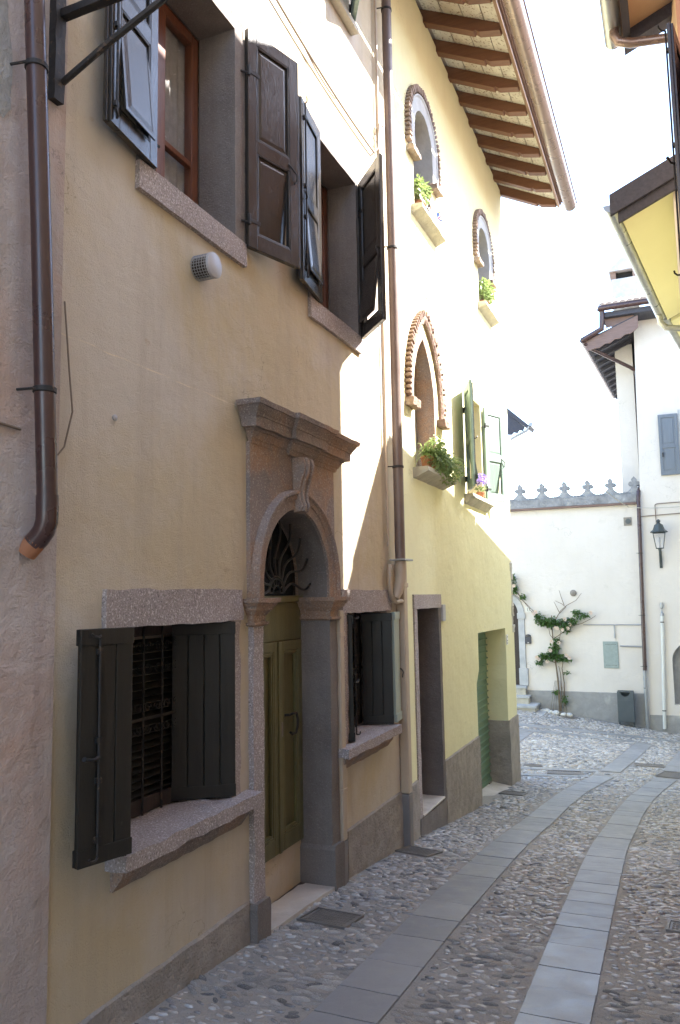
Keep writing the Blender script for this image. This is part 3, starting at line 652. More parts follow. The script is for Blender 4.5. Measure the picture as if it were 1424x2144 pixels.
# ground-floor windows: granite lintel, jambs, worn sill on a corbel, iron grille, louvred inner leaf, folding leaves
for (oy0, oy1, l0, l1, s0, s1) in ((2.965, 3.955, 2.855, 4.065, 2.905, 4.15), (5.685, 6.60, 5.575, 6.715, 5.44, 6.64)):
    lin = stone(H1, 'window_lintel', 'granite', (-0.30, 0.026, l0, l1, -0.125, 0.055), (0.009, 8, 0.05))
    stone(lin, 'jamb', 'granite', (-0.30, 0.016, l0+0.012, oy0, -1.13, -0.127), (0.010, 8, 0.06))
    stone(lin, 'jamb', 'granite', (-0.30, 0.016, oy1, l1-0.012, -1.13, -0.127), (0.010, 8, 0.06))
    sil = stone(H1, 'window_sill', 'granite', (-0.30, 0.115, s0, s1, -1.185, -1.115), (0.011, 9, 0.035))
    MB().prism([(-0.05, -1.187), (0.075, -1.189), (0.066, -1.225), (0.02, -1.285), (-0.05, -1.29)], 'y', s0+0.03, s1-0.10).build('corbel', 'granite_dk', sil, rough=(0.009, 10, 0.04), smooth=True)
    X = -0.23; fr = MB()
    fr.box(X-0.07, X-0.01, oy0, oy0+0.06, -1.11, -0.13); fr.box(X-0.07, X-0.01, oy1-0.06, oy1, -1.11, -0.13); fr.box(X-0.07, X-0.01, oy0+0.06, oy1-0.06, -1.11, -1.03); fr.box(X-0.07, X-0.01, oy0+0.06, oy1-0.06, -0.19, -0.13)
    win = fr.build('window', 'wood_dk', H1, bevel=0.005)
    sl = None
    for i in range(21):
        z = -1.02+i*0.039
        if sl is None:
            sl = MB().hexa([(X-0.062, oy0+0.06, z+0.026), (X-0.058, oy0+0.06, z+0.032), (X-0.058, oy1-0.06, z+0.032), (X-0.062, oy1-0.06, z+0.026),
                            (X-0.024, oy0+0.06, z), (X-0.020, oy0+0.06, z+0.006), (X-0.020, oy1-0.06, z+0.006), (X-0.024, oy1-0.06, z)]).build('louvre_slat', 'shutter_shade', win)
        else: again(sl, win, dz=i*0.039)
    gr = MB(); GX = X+0.004
    for i in range(1, 6):
        y = oy0+(oy1-oy0)*i/6; gr.tube([(GX, y, -1.11), (GX, y, -0.13)], 0.0065, 6)
        for cz in (-0.62, -0.30):
            for sg in (1, -1):
                for sv in (1, -1):
                    gr.tube([(p[0], p[1], cz+sv*(p[2]-cz)) for p in spiral(y+sg*0.040, cz+0.055, GX, 0.03, 1.3, sg)], 0.0035, 5)
    gr.box(GX-0.006, GX+0.006, oy0, oy1, -0.628, -0.612)
    gr.build('iron_grille', 'iron', H1)
s_ = shutter(H1, 0.166, 2.853, 196, 0.262, -1.075, -0.115, 'shutter_shade', 'boards', bolt=(0.175, -1), hinges=False)
shutter(H1, 0.02, 2.975, 140, 0.19, -1.09, -0.125, 'shutter_shade', 'boards', hinges=False)
shutter(H1, 0.03, 3.97, 232, 0.36, -1.105, -0.13, 'shutter_shade', 'boards', hinges=False)
shutter(H1, 0.03, 5.70, 262, 0.05, -1.105, -0.14, 'shutter_shade', 'boards', hinges=False)
shutter(H1, 0.045, 5.69, -23, 0.30, -1.105, -0.14, 'shutter_shade', 'boards', hinges=False, bolt=(0.15, 1))
shutter(H1, 0.055, 6.61, 252, 0.27, -1.105, -0.145, 'shutter_shade', 'boards', hinges=False)
shutter(H1, 0.062, 6.625, -8, 0.24, -1.10, -0.14, 'shutter_lit', 'boards', hinges=False, hook=True)

# portal
YL, YR = 4.155, 5.435
sp = [(YL, 0.0), (YL, 0.965), (YR, 0.965), (YR, 0.0), (ACY+AR, 0.0)] + arc(ACY, ACZ, AR, 0, 180, 28) + [(ACY-AR, 0.0)]
por = MB().prism(sp, 'x', -0.24, 0.028).build('door_surround', 'granite_dk', H1, rough=(0.003, 9, 0.09))
por['label'] = 'weathered granite arched door surround'
pth = [(ACY+AR*math.cos(R(a)), ACZ+AR*math.sin(R(a)), math.cos(R(a)), math.sin(R(a))) for a in [180*i/36 for i in range(37)]]
pth = [(ACY+AR, 0.002, 1, 0)]+pth+[(ACY-AR, 0.002, -1, 0)]
MB().sweep_path(pth, [(0.0, 0.02), (0.0, 0.042), (0.062, 0.046), (0.068, 0.056), (0.095, 0.060), (0.108, 0.078), (0.124, 0.078), (0.132, 0.058), (0.138, 0.02)]).build('archivolt', 'granite_dk', por, rough=(0.003, 11, 0.06), smooth=True)
MB().sweep_path(pth, [(-0.005, -0.215), (-0.005, 0.022), (0.003, 0.022), (0.003, -0.215)]).build('intrados', 'granite_gy', por)  # thin lining in darker stone, added to darken the arch underside
def frusta(mb, y0, y1, layers, x0):
    for (z0, p0, z1, p1) in layers:
        mb.hexa([(x0, y0-p0, z0), (x0+p0, y0-p0, z0), (x0+p0, y1+p0, z0), (x0, y1+p0, z0), (x0, y0-p1, z1), (x0+p1, y0-p1, z1), (x0+p1, y1+p1, z1), (x0, y1+p1, z1)])
    return mb
for (a, b, oy) in ((4.172, 4.30, 1), (5.30, 5.432, -1)):
    stone(por, 'pilaster', 'granite' if oy == 1 else 'granite_gy', (-0.24, 0.035, a, b, -1.77, -0.165), (0.006, 8, 0.07))
    lay = [(-0.168, 0.008, -0.158, 0.026), (-0.158, 0.026, -0.142, 0.026), (-0.142, 0.008, -0.10, 0.010), (-0.10, 0.016, -0.072, 0.034), (-0.072, 0.042, -0.048, 0.050), (-0.048, 0.056, -0.026, 0.066), (-0.026, 0.078, 0.0015, 0.080)]
    cp = MB()
    for (z0, p0, z1, p1) in lay:
        cp.hexa([(-0.235, a-p0, z0), (0.037+p0, a-p0, z0), (0.037+p0, b+p0, z0), (-0.235, b+p0, z0), (-0.235, a-p1, z1), (0.037+p1, a-p1, z1), (0.037+p1, b+p1, z1), (-0.235, b+p1, z1)])
    cp.build('capital', 'granite_dk', por, rough=(0.004, 12, 0.05))
    zb = g(0.05, a)-0.15
    MB().prism([(a-0.018, zb), (b+0.018, zb), (b+0.018, -1.79), (b+0.004, -1.762), (a-0.004, -1.762), (a-0.018, -1.79)], 'x', -0.24, 0.062).build('plinth_block', 'granite_gy', por, rough=(0.005, 8, 0.07))
CL = [(0.955, 0.02, 0.985, 0.03), (0.985, 0.036, 1.03, 0.060), (1.03, 0.068, 1.045, 0.075), (1.045, 0.105, 1.105, 0.112), (1.105, 0.118, 1.12, 0.122), (1.12, 0.124, 1.165, 0.155), (1.165, 0.165, 1.195, 0.172), (1.195, 0.165, 1.215, 0.02)]
cor = frusta(MB(), YL+0.03, YR+0.02, CL, 0.012); cor.build('cornice', 'granite_dk', por, rough=(0.006, 10, 0.06))
frusta(MB(), 4.66, 4.96, [(z0+0.002, p0+0.002, z1+0.002, p1+0.002) for z0, p0, z1, p1 in CL], 0.038).build('cornice_break', 'granite_dk', por, rough=(0.006, 10, 0.06))
ks = MB()
prof = [(0.03, 0.955), (0.115, 0.95), (0.130, 0.90), (0.122, 0.84), (0.098, 0.78), (0.082, 0.72), (0.086, 0.66), (0.100, 0.62), (0.09, 0.585), (0.03, 0.575)]
n = len(prof)
for k, (a, b, pr) in enumerate(((-0.080, -0.056, 0.0), (-0.056, -0.022, 0.016), (-0.022, 0.018, 0.002), (0.018, 0.052, 0.016), (0.052, 0.076, 0.0))):
    tp = lambda z: 0.72+0.28*(z-0.575)/0.38
    v0 = [(x+(pr if 0 < i < n-1 else 0), ACY+a*tp(z)+0.0004*k, z) for i, (x, z) in enumerate(prof)]; v1 = [(x+(pr if 0 < i < n-1 else 0), ACY+b*tp(z), z) for i, (x, z) in enumerate(prof)]
    ks.add(v0+v1, [tuple(range(n)), tuple(range(2*n-1, n-1, -1))]+[(i, (i+1) % n, (i+1) % n+n, i+n) for i in range(n)])
ks.build('keystone', 'granite_dk', por, bevel=0.006)
# door leaves, transom, fanlight
DX = -0.205; dm = 4.93
door = MB().box(DX-0.05, DX-0.02, 4.30, 5.30, -1.73, -0.30).build('door', 'door_gn', H1)
for (a, b) in ((4.302, dm-0.006), (dm+0.006, 5.298)):
    lf = MB(); X0, X1_ = DX-0.019, DX+0.012
    lf.box(X0, X1_, a, a+0.06, -1.728, -0.302); lf.box(X0, X1_, b-0.06, b, -1.728, -0.302); lf.box(X0, X1_, a+0.06, b-0.06, -0.37, -0.302); lf.box(X0, X1_, a+0.06, b-0.06, -1.728, -1.62)
    lf.build('door_leaf', 'door_gn', door, bevel=0.004)
    mo = MB()
    for e, xx in ((0.0, 0.006), (0.016, 0.0)):
        y0, y1, z0, z1 = a+0.061+e, b-0.061-e, -1.619+e, -0.371-e
        mo.box(X0, X1_+xx-0.008, y0, y0+0.016, z0, z1); mo.box(X0, X1_+xx-0.008, y1-0.016, y1, z0, z1); mo.box(X0, X1_+xx-0.008, y0+0.016, y1-0.016, z0, z0+0.016); mo.box(X0, X1_+xx-0.008, y0+0.016, y1-0.016, z1-0.016, z1)
    mo.build('panel_moulding', 'door_gn', door, bevel=0.004)
MB().box(DX-0.015, DX+0.024, dm-0.016, dm+0.016, -1.727, -0.303).build('cover_strip', 'door_gn', door, bevel=0.005)
MB().box(DX-0.05, DX+0.010, 4.30, 5.30, -0.298, -0.03).build('transom_panel', 'door_gn', door, bevel=0.005)
MB().box(DX-0.045, DX+0.030, 4.30, 5.30, -0.028, 0.018).build('transom_bar', 'door_gn', door, bevel=0.005)
hd = MB(); hz, hy = -0.88, 5.075
hd.tube([(DX+0.0, hy-0.035, hz+0.055), (DX+0.04, hy-0.035, hz+0.06), (DX+0.055, hy-0.02, hz+0.07), (DX+0.06, hy+0.03, hz+0.065), (DX+0.062, hy+0.045, hz+0.02), (DX+0.06, hy+0.045, hz-0.03), (DX+0.055, hy+0.03, hz-0.07), (DX+0.045, hy-0.01, hz-0.075), (DX+0.04, hy-0.03, hz-0.06)], 0.009, 8)
hd.build('handle', 'iron', door, smooth=True)
MB().box(DX+0.012, DX+0.017, dm+0.03, dm+0.055, -0.96, -0.86).build('lock_plate', 'cast', door, bevel=0.002)
fan = MB().prism([(ACY+AR, 0.018)]+arc(ACY, ACZ, AR, 0, 180, 20)+[(ACY-AR, 0.018)], 'x', DX-0.045, DX-0.035).build('fanlight', 'glass_dk', H1)
ir = MB(); FX = DX+0.07
for k in range(9):
    a = R(8+164*k/8); ca, sa = math.cos(a), math.sin(a); pts = []
    for i in range(14):
        t = i/13; r = 0.115+(AR+0.01-0.115)*t; wob = 0.035*math.sin(t*2*math.pi)
        pts.append((FX+0.02*t, ACY+r*ca-wob*sa, 0.035+r*sa*(1.03)+wob*ca))
    MB().tube(pts, 0.009, 6).build('iron_ray', 'iron', fan, smooth=True)
hub = MB()
for r in (0.115, 0.098, 0.05): hub.tube([(FX, ACY+r*math.cos(R(a)), 0.035+r*math.sin(R(a))) for a in range(0, 181, 12)], 0.006, 6)
for k in range(7):
    a = R(180*k/6); hub.tube([(FX, ACY+0.05*math.cos(a), 0.035+0.05*math.sin(a)), (FX, ACY+0.098*math.cos(a), 0.035+0.098*math.sin(a))], 0.004, 5)
hub.build('iron_hub', 'iron', fan, smooth=True)
MB().box(DX-0.05, DX-0.012, 4.301, 5.299, -2.3, -1.732).build('door_riser', 'ochre', H1)
MB().box(DX-0.04, DX+0.03, 4.301, 5.299, -2.10, -2.03).build('threshold_bar', 'wood_dk', H1, bevel=0.006)
z0, z1 = -1.985, -2.045
MB().hexa([(-0.20, 4.295, -2.4), (0.055, 4.33, -2.4), (0.055, 5.29, -2.4), (-0.20, 5.302, -2.4), (-0.20, 4.305, z0-0.015), (0.055, 4.33, z0+0.02), (0.055, 5.29, z1+0.012), (-0.20, 5.30, z1+0.012)]).build('door_step', 'marble', H1, rough=(0.006, 6, 0.06), smooth=True)
# eave of the ochre house (out of the picture above, it shades the wall)
def eave(house, y0, y1, raf, full):
    # roof plate, rafters, soffit tiles, fascia, gutter
    sl = -0.52; X_e = 1.03; zt = lambda x: 6.965+sl*x
    rm = MB(); rm.hexa([(-4.2, y0, zt(-4.2)+0.03), (X_e, y0, zt(X_e)+0.03), (X_e, y1, zt(X_e)+0.03), (-4.2, y1, zt(-4.2)+0.03), (-4.2, y0, zt(-4.2)+0.14), (X_e+0.06, y0, zt(X_e)+0.14), (X_e+0.06, y1, zt(X_e)+0.14), (-4.2, y1, zt(-4.2)+0.14)])
    rm.hexa([(-7.4, y0, zt(-4.2)-1.2), (-4.2, y0, zt(-4.2)+0.03), (-4.2, y1, zt(-4.2)+0.03), (-7.4, y1, zt(-4.2)-1.2), (-7.4, y0, zt(-4.2)-1.08), (-4.2, y0, zt(-4.2)+0.14), (-4.2, y1, zt(-4.2)+0.14), (-7.4, y1, zt(-4.2)-1.08)])
    ro = rm.build('roof', 'roof', house)
    first = None; hw, hh = 0.055, 0.165
    for y in raf:
        if first is None:
            b = MB(); p = [(-0.2, zt(-0.2)), (-0.2, zt(-0.2)-hh), (0.60, zt(0.60)-hh), (0.615, zt(0.615)-hh+0.028), (0.66, zt(0.66)-hh+0.008), (0.90, zt(0.90)-hh+0.075), (0.93, zt(0.93)-0.02), (0.93, zt(0.93))]
            b.prism(p, 'y', y-hw, y+hw); first = b.build('rafter', 'rafter', ro, bevel=0.004); fy = y
        else: again(first, ro, dy=y-fy)
    if full:
        st = None
        for a, b in zip(raf, raf[1:]):
            for i in range(4):
                x0 = 0.0+0.245*i; x1 = x0+0.235
                MB().hexa([(x0, a+hw-0.02, zt(x0)+0.004), (x1, a+hw-0.02, zt(x1)+0.004), (x1, b-hw+0.02, zt(x1)+0.004), (x0, b-hw+0.02, zt(x0)+0.004), (x0, a+hw-0.02, zt(x0)+0.025), (x1, a+hw-0.02, zt(x1)+0.025), (x1, b-hw+0.02, zt(x1)+0.025), (x0, b-hw+0.02, zt(x0)+0.025)]).build('soffit_tile', 'soffit', ro, bevel=0.002, seg=1)
    f = MB(); f.hexa([(0.92, y0, zt(0.92)-0.075), (0.965, y0, zt(0.965)-0.09), (0.965, y1, zt(0.965)-0.09), (0.92, y1, zt(0.92)-0.075), (0.92, y0, zt(0.92)+0.03), (0.965, y0, zt(0.965)+0.03), (0.965, y1, zt(0.965)+0.03), (0.92, y1, zt(0.92)+0.03)])
    f.box(0.966, 0.99, y0, y1, zt(0.97)-0.02, zt(0.97)+0.035)
    f.build('fascia_board', 'fascia', ro, bevel=0.004)
    gp = []; gc = (1.125, 6.405); r = 0.105
    for i in range(15):
        a = R(180+180*i/14); gp.append((gc[0]+r*math.cos(a), gc[1]+r*math.sin(a)))
    gp += [(gc[0]+r+0.014, gc[1]+0.004), (gc[0]+r+0.012, gc[1]+0.016), (gc[0]+r-0.006, gc[1]+0.012)]
    for i in range(14, -1, -1):
        a = R(180+180*i/14); gp.append((gc[0]+(r-0.006)*math.cos(a), gc[1]+(r-0.006)*math.sin(a)+0.002))
    gu = MB().prism(gp, 'y', y0, y1); gu.prism(gp[:18], 'y', y1-0.004, y1+0.001)
    gu.build('gutter', 'copper_lt', ro, smooth=True)
    return ro
eave(H1, 2.3, 6.62, [2.9+0.55*i for i in range(7)], False)

# ================================================================== yellow house
H2 = thing('yellow_house', 'yellow plastered house with brick arched windows and deep rafter eaves', 'house', (-3.5, 9.7, -2.5))
Y2a, Y2b = 6.96, 12.42
def archpoly(cy, hw, zb, zs, rz=None, n=16): return [(cy-hw, zb), (cy+hw, zb)]+arc(cy, zs, hw, 0, 180, n, rz)
def pointed(cy, hw, zb, zs, ztip, n=12):
    # equilateral-like pointed arch
    h = ztip-zs; Rr = (h*h+hw*hw)/(2*hw); out = [(cy-hw, zb), (cy+hw, zb)]
    amax = math.asin(h/Rr)
    out += [(cy+hw-Rr+Rr*math.cos(amax*i/n), zs+Rr*math.sin(amax*i/n)) for i in range(n+1)]
    out += [(cy-hw+Rr-Rr*math.cos(amax*i/n), zs+Rr*math.sin(amax*i/n)) for i in range(n-1, -1, -1)]
    return out
W1c, W2c, W3c = 8.17, 11.20, 8.00
hole_w1 = archpoly(W1c, 0.345, 4.20, 5.14); hole_w2 = archpoly(W2c, 0.345, 4.18, 5.10); hole_w3 = pointed(W3c, 0.385, 1.29, 2.1, 2.80)
hole_gw = rect(9.75, 10.66, 1.27, 2.63); hole_d2 = rect(7.44, 8.27, -2.6, -0.03); hole_ga = [(9.90, -3.1), (11.77, -3.1), (11.77, -1.24), (11.80, -1.05), (11.80, -0.50), (10.06, -0.49), (10.05, -0.95), (9.90, -1.12)]
w2 = MB().holes([(Y2a, -3.3), (Y2b, -3.3), (12.47, -0.60), (12.38, -0.58), (12.33, -0.30), (12.40, 0.1), (12.36, 0.45), (12.46, 0.62), (12.50, 0.95), (12.56, 1.6), (12.60, 2.6), (12.68, 3.6), (12.78, 5.0), (12.88, ZT), (Y2a, ZT)],
                [hole_w1, hole_w2, hole_w3, hole_gw, hole_d2, hole_ga], 0.0, [0.30, 0.30, 0.22, 0.28, 0.30, 0.32])
w2.box(-7, -6.7, Y2a, Y2b, -3.3, ZT)
w2.add([(0, 12.42, -3.3), (-7, 12.42, -3.3), (-7, 12.42, -0.6), (0, 12.47, -0.6), (-0.12, 12.40, -0.55), (-7, 12.40, -0.55), (-7, 12.86, ZT), (0, 12.88, ZT), (-0.12, 12.5, 0.95), (0, 12.5, 0.95), (-7, 12.5, 0.95)],
       [(0, 1, 2, 3), (4, 5, 10, 8), (9, 10, 6, 7)])
w2.build('wall', 'yellow', H2, fix=False)
for nm_, hl, d, mt in (('w', hole_w1, 0.295, 'granite_gy'), ('w', hole_w2, 0.295, 'granite_gy'), ('w', hole_w3, 0.215, 'sandstone')):
    MB().prism(hl, 'x', -d-0.04, -d).build('window_infill', mt, H2)
for (cy, hw, zs, zb) in ((W1c, 0.345, 5.14, 4.83), (W2c, 0.345, 5.10, 4.80)):
    path = [(cy+hw, zb, 1, 0)]+[(cy+hw*math.cos(R(a)), zs+hw*math.sin(R(a)), math.cos(R(a)), math.sin(R(a))) for a in [180*i/24 for i in range(25)]]+[(cy-hw, zb, -1, 0)]
    for sg in (1, -1): MB().box(-0.29, -0.004, cy+sg*(hw-0.012)-0.012, cy+sg*(hw-0.012)+0.012, zb-0.63, zb-0.002).build('reveal_stone', 'dentil', H2, rough=(0.004, 9, 0.1))
    ho = MB().sweep_path(path, [(-0.006, -0.285), (-0.006, 0.03), (0.135, 0.034), (0.15, 0.05), (0.165, 0.05), (0.17, -0.285)]).build('window_hood', 'greystone', H2, rough=(0.004, 10, 0.08), smooth=True)
    # brick dentils standing round the arch
    L = 0.22; rr = hw+L; pts = []
    z = zb
    while z < zs: pts.append((cy+rr, z, 0)); z += 0.052
    na = 36
    for i in range(na+1): a = math.pi*i/na; pts.append((cy+rr*math.cos(a), zs+rr*math.sin(a), a))
    z = zs-0.052
    while z > zb: pts.append((cy-rr, z, math.pi)); z -= 0.052
    db = MB().box(-0.01, 0.062, -0.040, 0.040, -0.016, 0.016); bo = None
    for (y, z, a) in pts:
        if bo is None: bo = db.build('dentil_brick', 'dentil', ho, bevel=0.004, seg=1); c = bo
        else: c = again(bo, ho)
        c.location = (random.uniform(-0.008, 0.004), y, z); c.rotation_euler = (a+random.uniform(-0.06, 0.06), 0, 0)
    for sg in (1, -1):      # little corbels where the hood stops
        MB().box(-0.01, 0.085, cy+sg*(hw+0.10)-0.13, cy+sg*(hw+0.10)+0.13, zb-0.075, zb-0.02).build('corbel', 'dentil', ho, rough=(0.010, 12, 0.03))
    fr = MB(); fr.box(-0.294, -0.255, cy-0.03, cy+0.03, zb-0.6, zs+hw-0.02)
    wn_ = fr.build('window_mullion', 'wood_dk', H2, bevel=0.004)
    for z in (zb-0.25, zs-0.02): MB().box(-0.293, -0.262, cy-hw+0.03, cy+hw-0.03, z-0.018, z+0.018).build('glazing_bar', 'wood_dk', wn_, bevel=0.003)
# pointed arch hood on the lower window
hp = pointed(W3c, 0.385+0.20, 1.99, 2.12, 3.02, 14)[1:]; hp.append((W3c-0.585, 1.99))
path = []
for i, p in enumerate(hp):
    a, b = hp[max(0, i-1)], hp[min(len(hp)-1, i+1)]; d = Vector((b[0]-a[0], b[1]-a[1])).normalized(); path.append((p[0], p[1], d.y, -d.x))
ho = MB().sweep_path(path, [(-0.05, -0.01), (-0.05, 0.035), (-0.02, 0.05), (0.02, 0.05), (0.045, 0.03), (0.05, -0.01)]).build('window_hood', 'terracotta', H2, rough=(0.010, 14, 0.05))
tl, at = along(hp); bo = None; s = 0.02
while s < tl:
    p, d = at(s)
    if bo is None: bo = MB().box(-0.01, 0.066, -0.036, 0.036, -0.015, 0.015).build('dentil_brick', 'terracotta', ho, bevel=0.004, seg=1); c = bo
    else: c = again(bo, ho)
    c.location = (random.uniform(-0.016, 0.004), p.x+d.y*0.055, p.y-d.x*0.055); c.rotation_euler = (math.atan2(d.y, d.x)-math.pi/2+random.uniform(-0.1, 0.1), 0, 0)
    s += 0.056
for sg in (1, -1): MB().box(-0.01, 0.095, W3c+sg*0.57-0.12, W3c+sg*0.57+0.12, 1.90, 1.98).build('corbel', 'terracotta', ho, rough=(0.014, 12, 0.03))
ln = hole_w3[1:]+[hole_w3[0]]; pth3 = []
for i, p in enumerate(ln):
    a, b = ln[max(0, i-1)], ln[min(len(ln)-1, i+1)]; d = Vector((b[0]-a[0], b[1]-a[1])).normalized(); pth3.append((p[0], p[1], d.y, -d.x))
MB().sweep_path(pth3, [(-0.018, -0.21), (-0.018, -0.003), (0.004, -0.003), (0.004, -0.21)]).build('reveal_stone', 'granite_dk', H2, rough=(0.004, 10, 0.08))
# sills
def sill_corbel(y0, y1, zt, pr, h, mat='sandstone'):
    return MB().prism([(-0.25, zt), (pr, zt), (pr+0.005, zt-0.045), (pr-0.03, zt-0.06), (pr*0.45, zt-h*0.75), (0.0, zt-h), (-0.05, zt-h)], 'y', y0, y1).build('window_sill', mat, H2, rough=(0.006, 10, 0.05))
sill_corbel(7.72, 8.66, 4.20, 0.12, 0.10); sill_corbel(10.77, 11.68, 4.18, 0.12, 0.10); sill_corbel(7.52, 8.62, 1.30, 0.16, 0.11); sill_corbel(9.60, 10.86, 1.27, 0.11, 0.13)
# green shuttered window
fr = MB(); X = -0.2
fr.box(X-0.05, X, 9.75, 9.81, 1.27, 2.63); fr.box(X-0.05, X, 10.60, 10.66, 1.27, 2.63); fr.box(X-0.05, X, 9.81, 10.60, 2.57, 2.63); fr.box(X-0.05, X, 9.81, 10.60, 1.27, 1.34); fr.box(X-0.05, X, 10.175, 10.235, 1.34, 2.57)
win = fr.build('window', 'wood_rd', H2, bevel=0.005)
for a, b in ((9.81, 10.175), (10.235, 10.60)): MB().box(X-0.03, X-0.026, a, b, 1.34, 2.57).build('pane', 'glass_dk', win)
shutter(H2, 0.03, 9.70, 158, 0.49, 1.305, 2.62, 'shutter_gn', flap=8, bolt=(0.45, -1))
shutter(H2, 0.03, 10.73, 22, 0.47, 1.30, 2.62, 'shutter_gn', flap=8, hook=True)
# side doorway
lin = stone(H2, 'door_lintel', 'granite', (-0.27, 0.02, 7.385, 8.335, -0.13, 0.012), (0.004, 9, 0.07))
stone(lin, 'jamb', 'granite', (-0.27, 0.014, 7.39, 7.49, -2.5, -0.132), (0.005, 9, 0.08)); stone(lin, 'jamb', 'granite_gy', (-0.27, 0.014, 8.24, 8.325, -2.6, -0.132), (0.005, 9, 0.08))
dr = MB().box(-0.29, -0.26, 7.49, 8.24, -2.15, -0.13).build('door', 'wood_dk', H2, bevel=0.004)
for i in range(5): MB().box(-0.26, -0.25, 7.50+0.148*i, 7.50+0.148*i+0.138, -2.14, -0.14).build('plank', 'wood_dk', dr, bevel=0.004)
MB().hexa([(-0.26, 7.40, -2.6), (0.022, 7.40, -2.6), (0.022, 8.32, -2.6), (-0.26, 8.32, -2.6), (-0.26, 7.49, -2.11), (0.022, 7.40, -2.12), (0.022, 8.32, -2.15), (-0.26, 8.24, -2.12)]).build('door_step', 'granite_gy', H2, rough=(0.006, 8, 0.07))
MB().box(-0.245, 0.028, 7.492, 8.238, -2.118, -2.098).build('threshold', 'marble', H2, bevel=0.006)
# roller door
sl = None; RX = -0.30
for i in range(24):
    z = -2.78+i*0.096
    if sl is None:
        p = [(RX-0.02, z), (RX+0.002, z), (RX+0.024, z+0.008), (RX+0.026, z+0.020), (RX+0.004, z+0.030), (RX, z+0.06), (RX-0.004, z+0.094), (RX-0.02, z+0.094)]
        b = MB().prism(p, 'y', 9.95, 11.85); sl = b.build('roller_slat', 'garage_gn', H2); 
    else: again(sl, H2, dz=i*0.096)
MB().box(RX-0.01, RX+0.035, 9.96, 11.74, -2.75, -2.68).build('bottom_rail', 'garage_gn', H2, bevel=0.004)
MB().box(RX+0.035, RX+0.055, 11.50, 11.62, -2.71, -2.69).build('latch', 'cast', H2)
MB().hexa([(-0.32, 9.9, -3.2), (0.03, 9.86, -3.2), (0.03, 11.72, -3.2), (-0.32, 11.76, -3.2), (-0.32, 9.9, -2.62), (0.03, 9.86, -2.618), (0.03, 11.72, -2.765), (-0.32, 11.76, -2.72)]).build('garage_apron', 'marble', H2, rough=(0.006, 7, 0.12))
for (a, b) in ((Y2a+0.003, 7.385), (8.335, 9.895)):
    MB().prism([(0.0, -3.2), (0.024, -3.2), (0.02, -1.76), (0.0, -1.75)], 'y', a, b).build('plinth', 'plinth', H2, rough=(0.008, 7, 0.12))
MB().box(-0.322, 0.022, 11.755, 12.445, -3.2, -1.85).build('plinth', 'plinth', H2, rough=(0.010, 7, 0.10))
# exposed quoin stones at the corner
q = random.Random(5); z = -0.60
while z < 0.95:
    h = q.uniform(0.07, 0.15); w = q.uniform(0.09, 0.17)
    MB().box(-0.20, q.uniform(-0.012, 0.010), 12.50-w, 12.505+q.uniform(-0.02, 0.02), z+0.008, z+h).build('quoin_stone', 'sandstone', H2, rough=(0.014, 14, 0.04))
    z += h
ro = eave(H2, 6.62, 12.93, [6.78+0.5546*i for i in range(11)]+[12.87], True)

# ================================================================== pink house on the left
H0 = thing('pink_house', 'stained pink plastered house beside the brown drainpipe', 'house', (-3.5, -2, -1.5))
MB().box(-7, 0.012, -9, 2.552, -3.0, 7.6).build('wall', 'pink', H0)
MB().prism([(2.13, 2.02), (2.20, 1.94), (2.235, 2.0), (2.24, 2.22), (2.20, 2.46), (2.13, 2.50), (2.10, 2.34), (2.09, 2.18)], 'x', 0.012, 0.017).build('cement_patch', 'plinth_grey', H0, rough=(0.006, 14, 0.04))
MB().hexa([(-7.4, -9, 7.6), (0.15, -9, 7.6), (0.15, 2.5, 7.6), (-7.4, 2.5, 7.6), (-3.5, -9, 9.4), (-3.3, -9, 9.4), (-3.3, 2.5, 9.4), (-3.5, 2.5, 9.4)]).build('roof', 'roof', H0)
dp = thing('downpipe', 'dark brown round downpipe with terracotta outlet on pink wall', 'downpipe', (0.10, 2.37, 0.2))
px0 = [(0.10, 2.20, 3.6), (0.10, 2.265, 2.47), (0.10, 2.335, 1.47), (0.10, 2.395, 0.50)]
MB().tube([(0.10, 2.05, 6.5)]+px0+[(0.10, 2.40, 0.42)], 0.041, 20).build('pipe', 'copper', dp, smooth=True)
MB().tube([(0.10, 2.40, 0.425), (0.10, 2.402, 0.36), (0.098, 2.403, 0.32), (0.085, 2.402, 0.285), (0.062, 2.398, 0.255), (0.042, 2.392, 0.235)], 0.044, 20).build('elbow', 'copper', dp, smooth=True)
MB().tube([(0.052, 2.395, 0.245), (0.012, 2.385, 0.195)], [0.044, 0.040], 18).build('outlet', 'clay', dp, smooth=True)
downpipe_clamp(dp, 0.10, 2.285, 2.19, 0.041); downpipe_clamp(dp, 0.10, 2.373, 0.85, 0.041)
ib = thing('iron_bracket', 'black iron strut bracket fixed to the wall beside the brown downpipe', 'bracket', (0.0, 2.48, 2.2))
MB().box(0.012, 0.05, 2.44, 2.50, 2.17, 3.1).build('wall_plate', 'iron', ib, rough=(0.004, 14, 0.05))
MB().tube([(0.03, 2.49, 2.26), (0.30, 2.495, 2.385), (0.565, 2.50, 2.492), (0.80, 2.505, 2.60)], 0.015, 8).build('strut', 'iron', ib, smooth=True)
MB().hexa([(0.03, 2.465, 2.565), (0.85, 2.485, 2.585), (0.85, 2.525, 2.585), (0.03, 2.505, 2.565), (0.03, 2.465, 2.60), (0.85, 2.485, 2.62), (0.85, 2.525, 2.62), (0.03, 2.505, 2.60)]).build('arm', 'iron', ib, rough=(0.003, 14, 0.06))
cb = MB(); cb.tube([(0.02, 2.56, 1.30), (0.03, 2.585, 1.0), (0.03, 2.61, 0.82), (0.02, 2.575, 0.66), (0.012, 2.545, 0.62)], 0.004, 6)
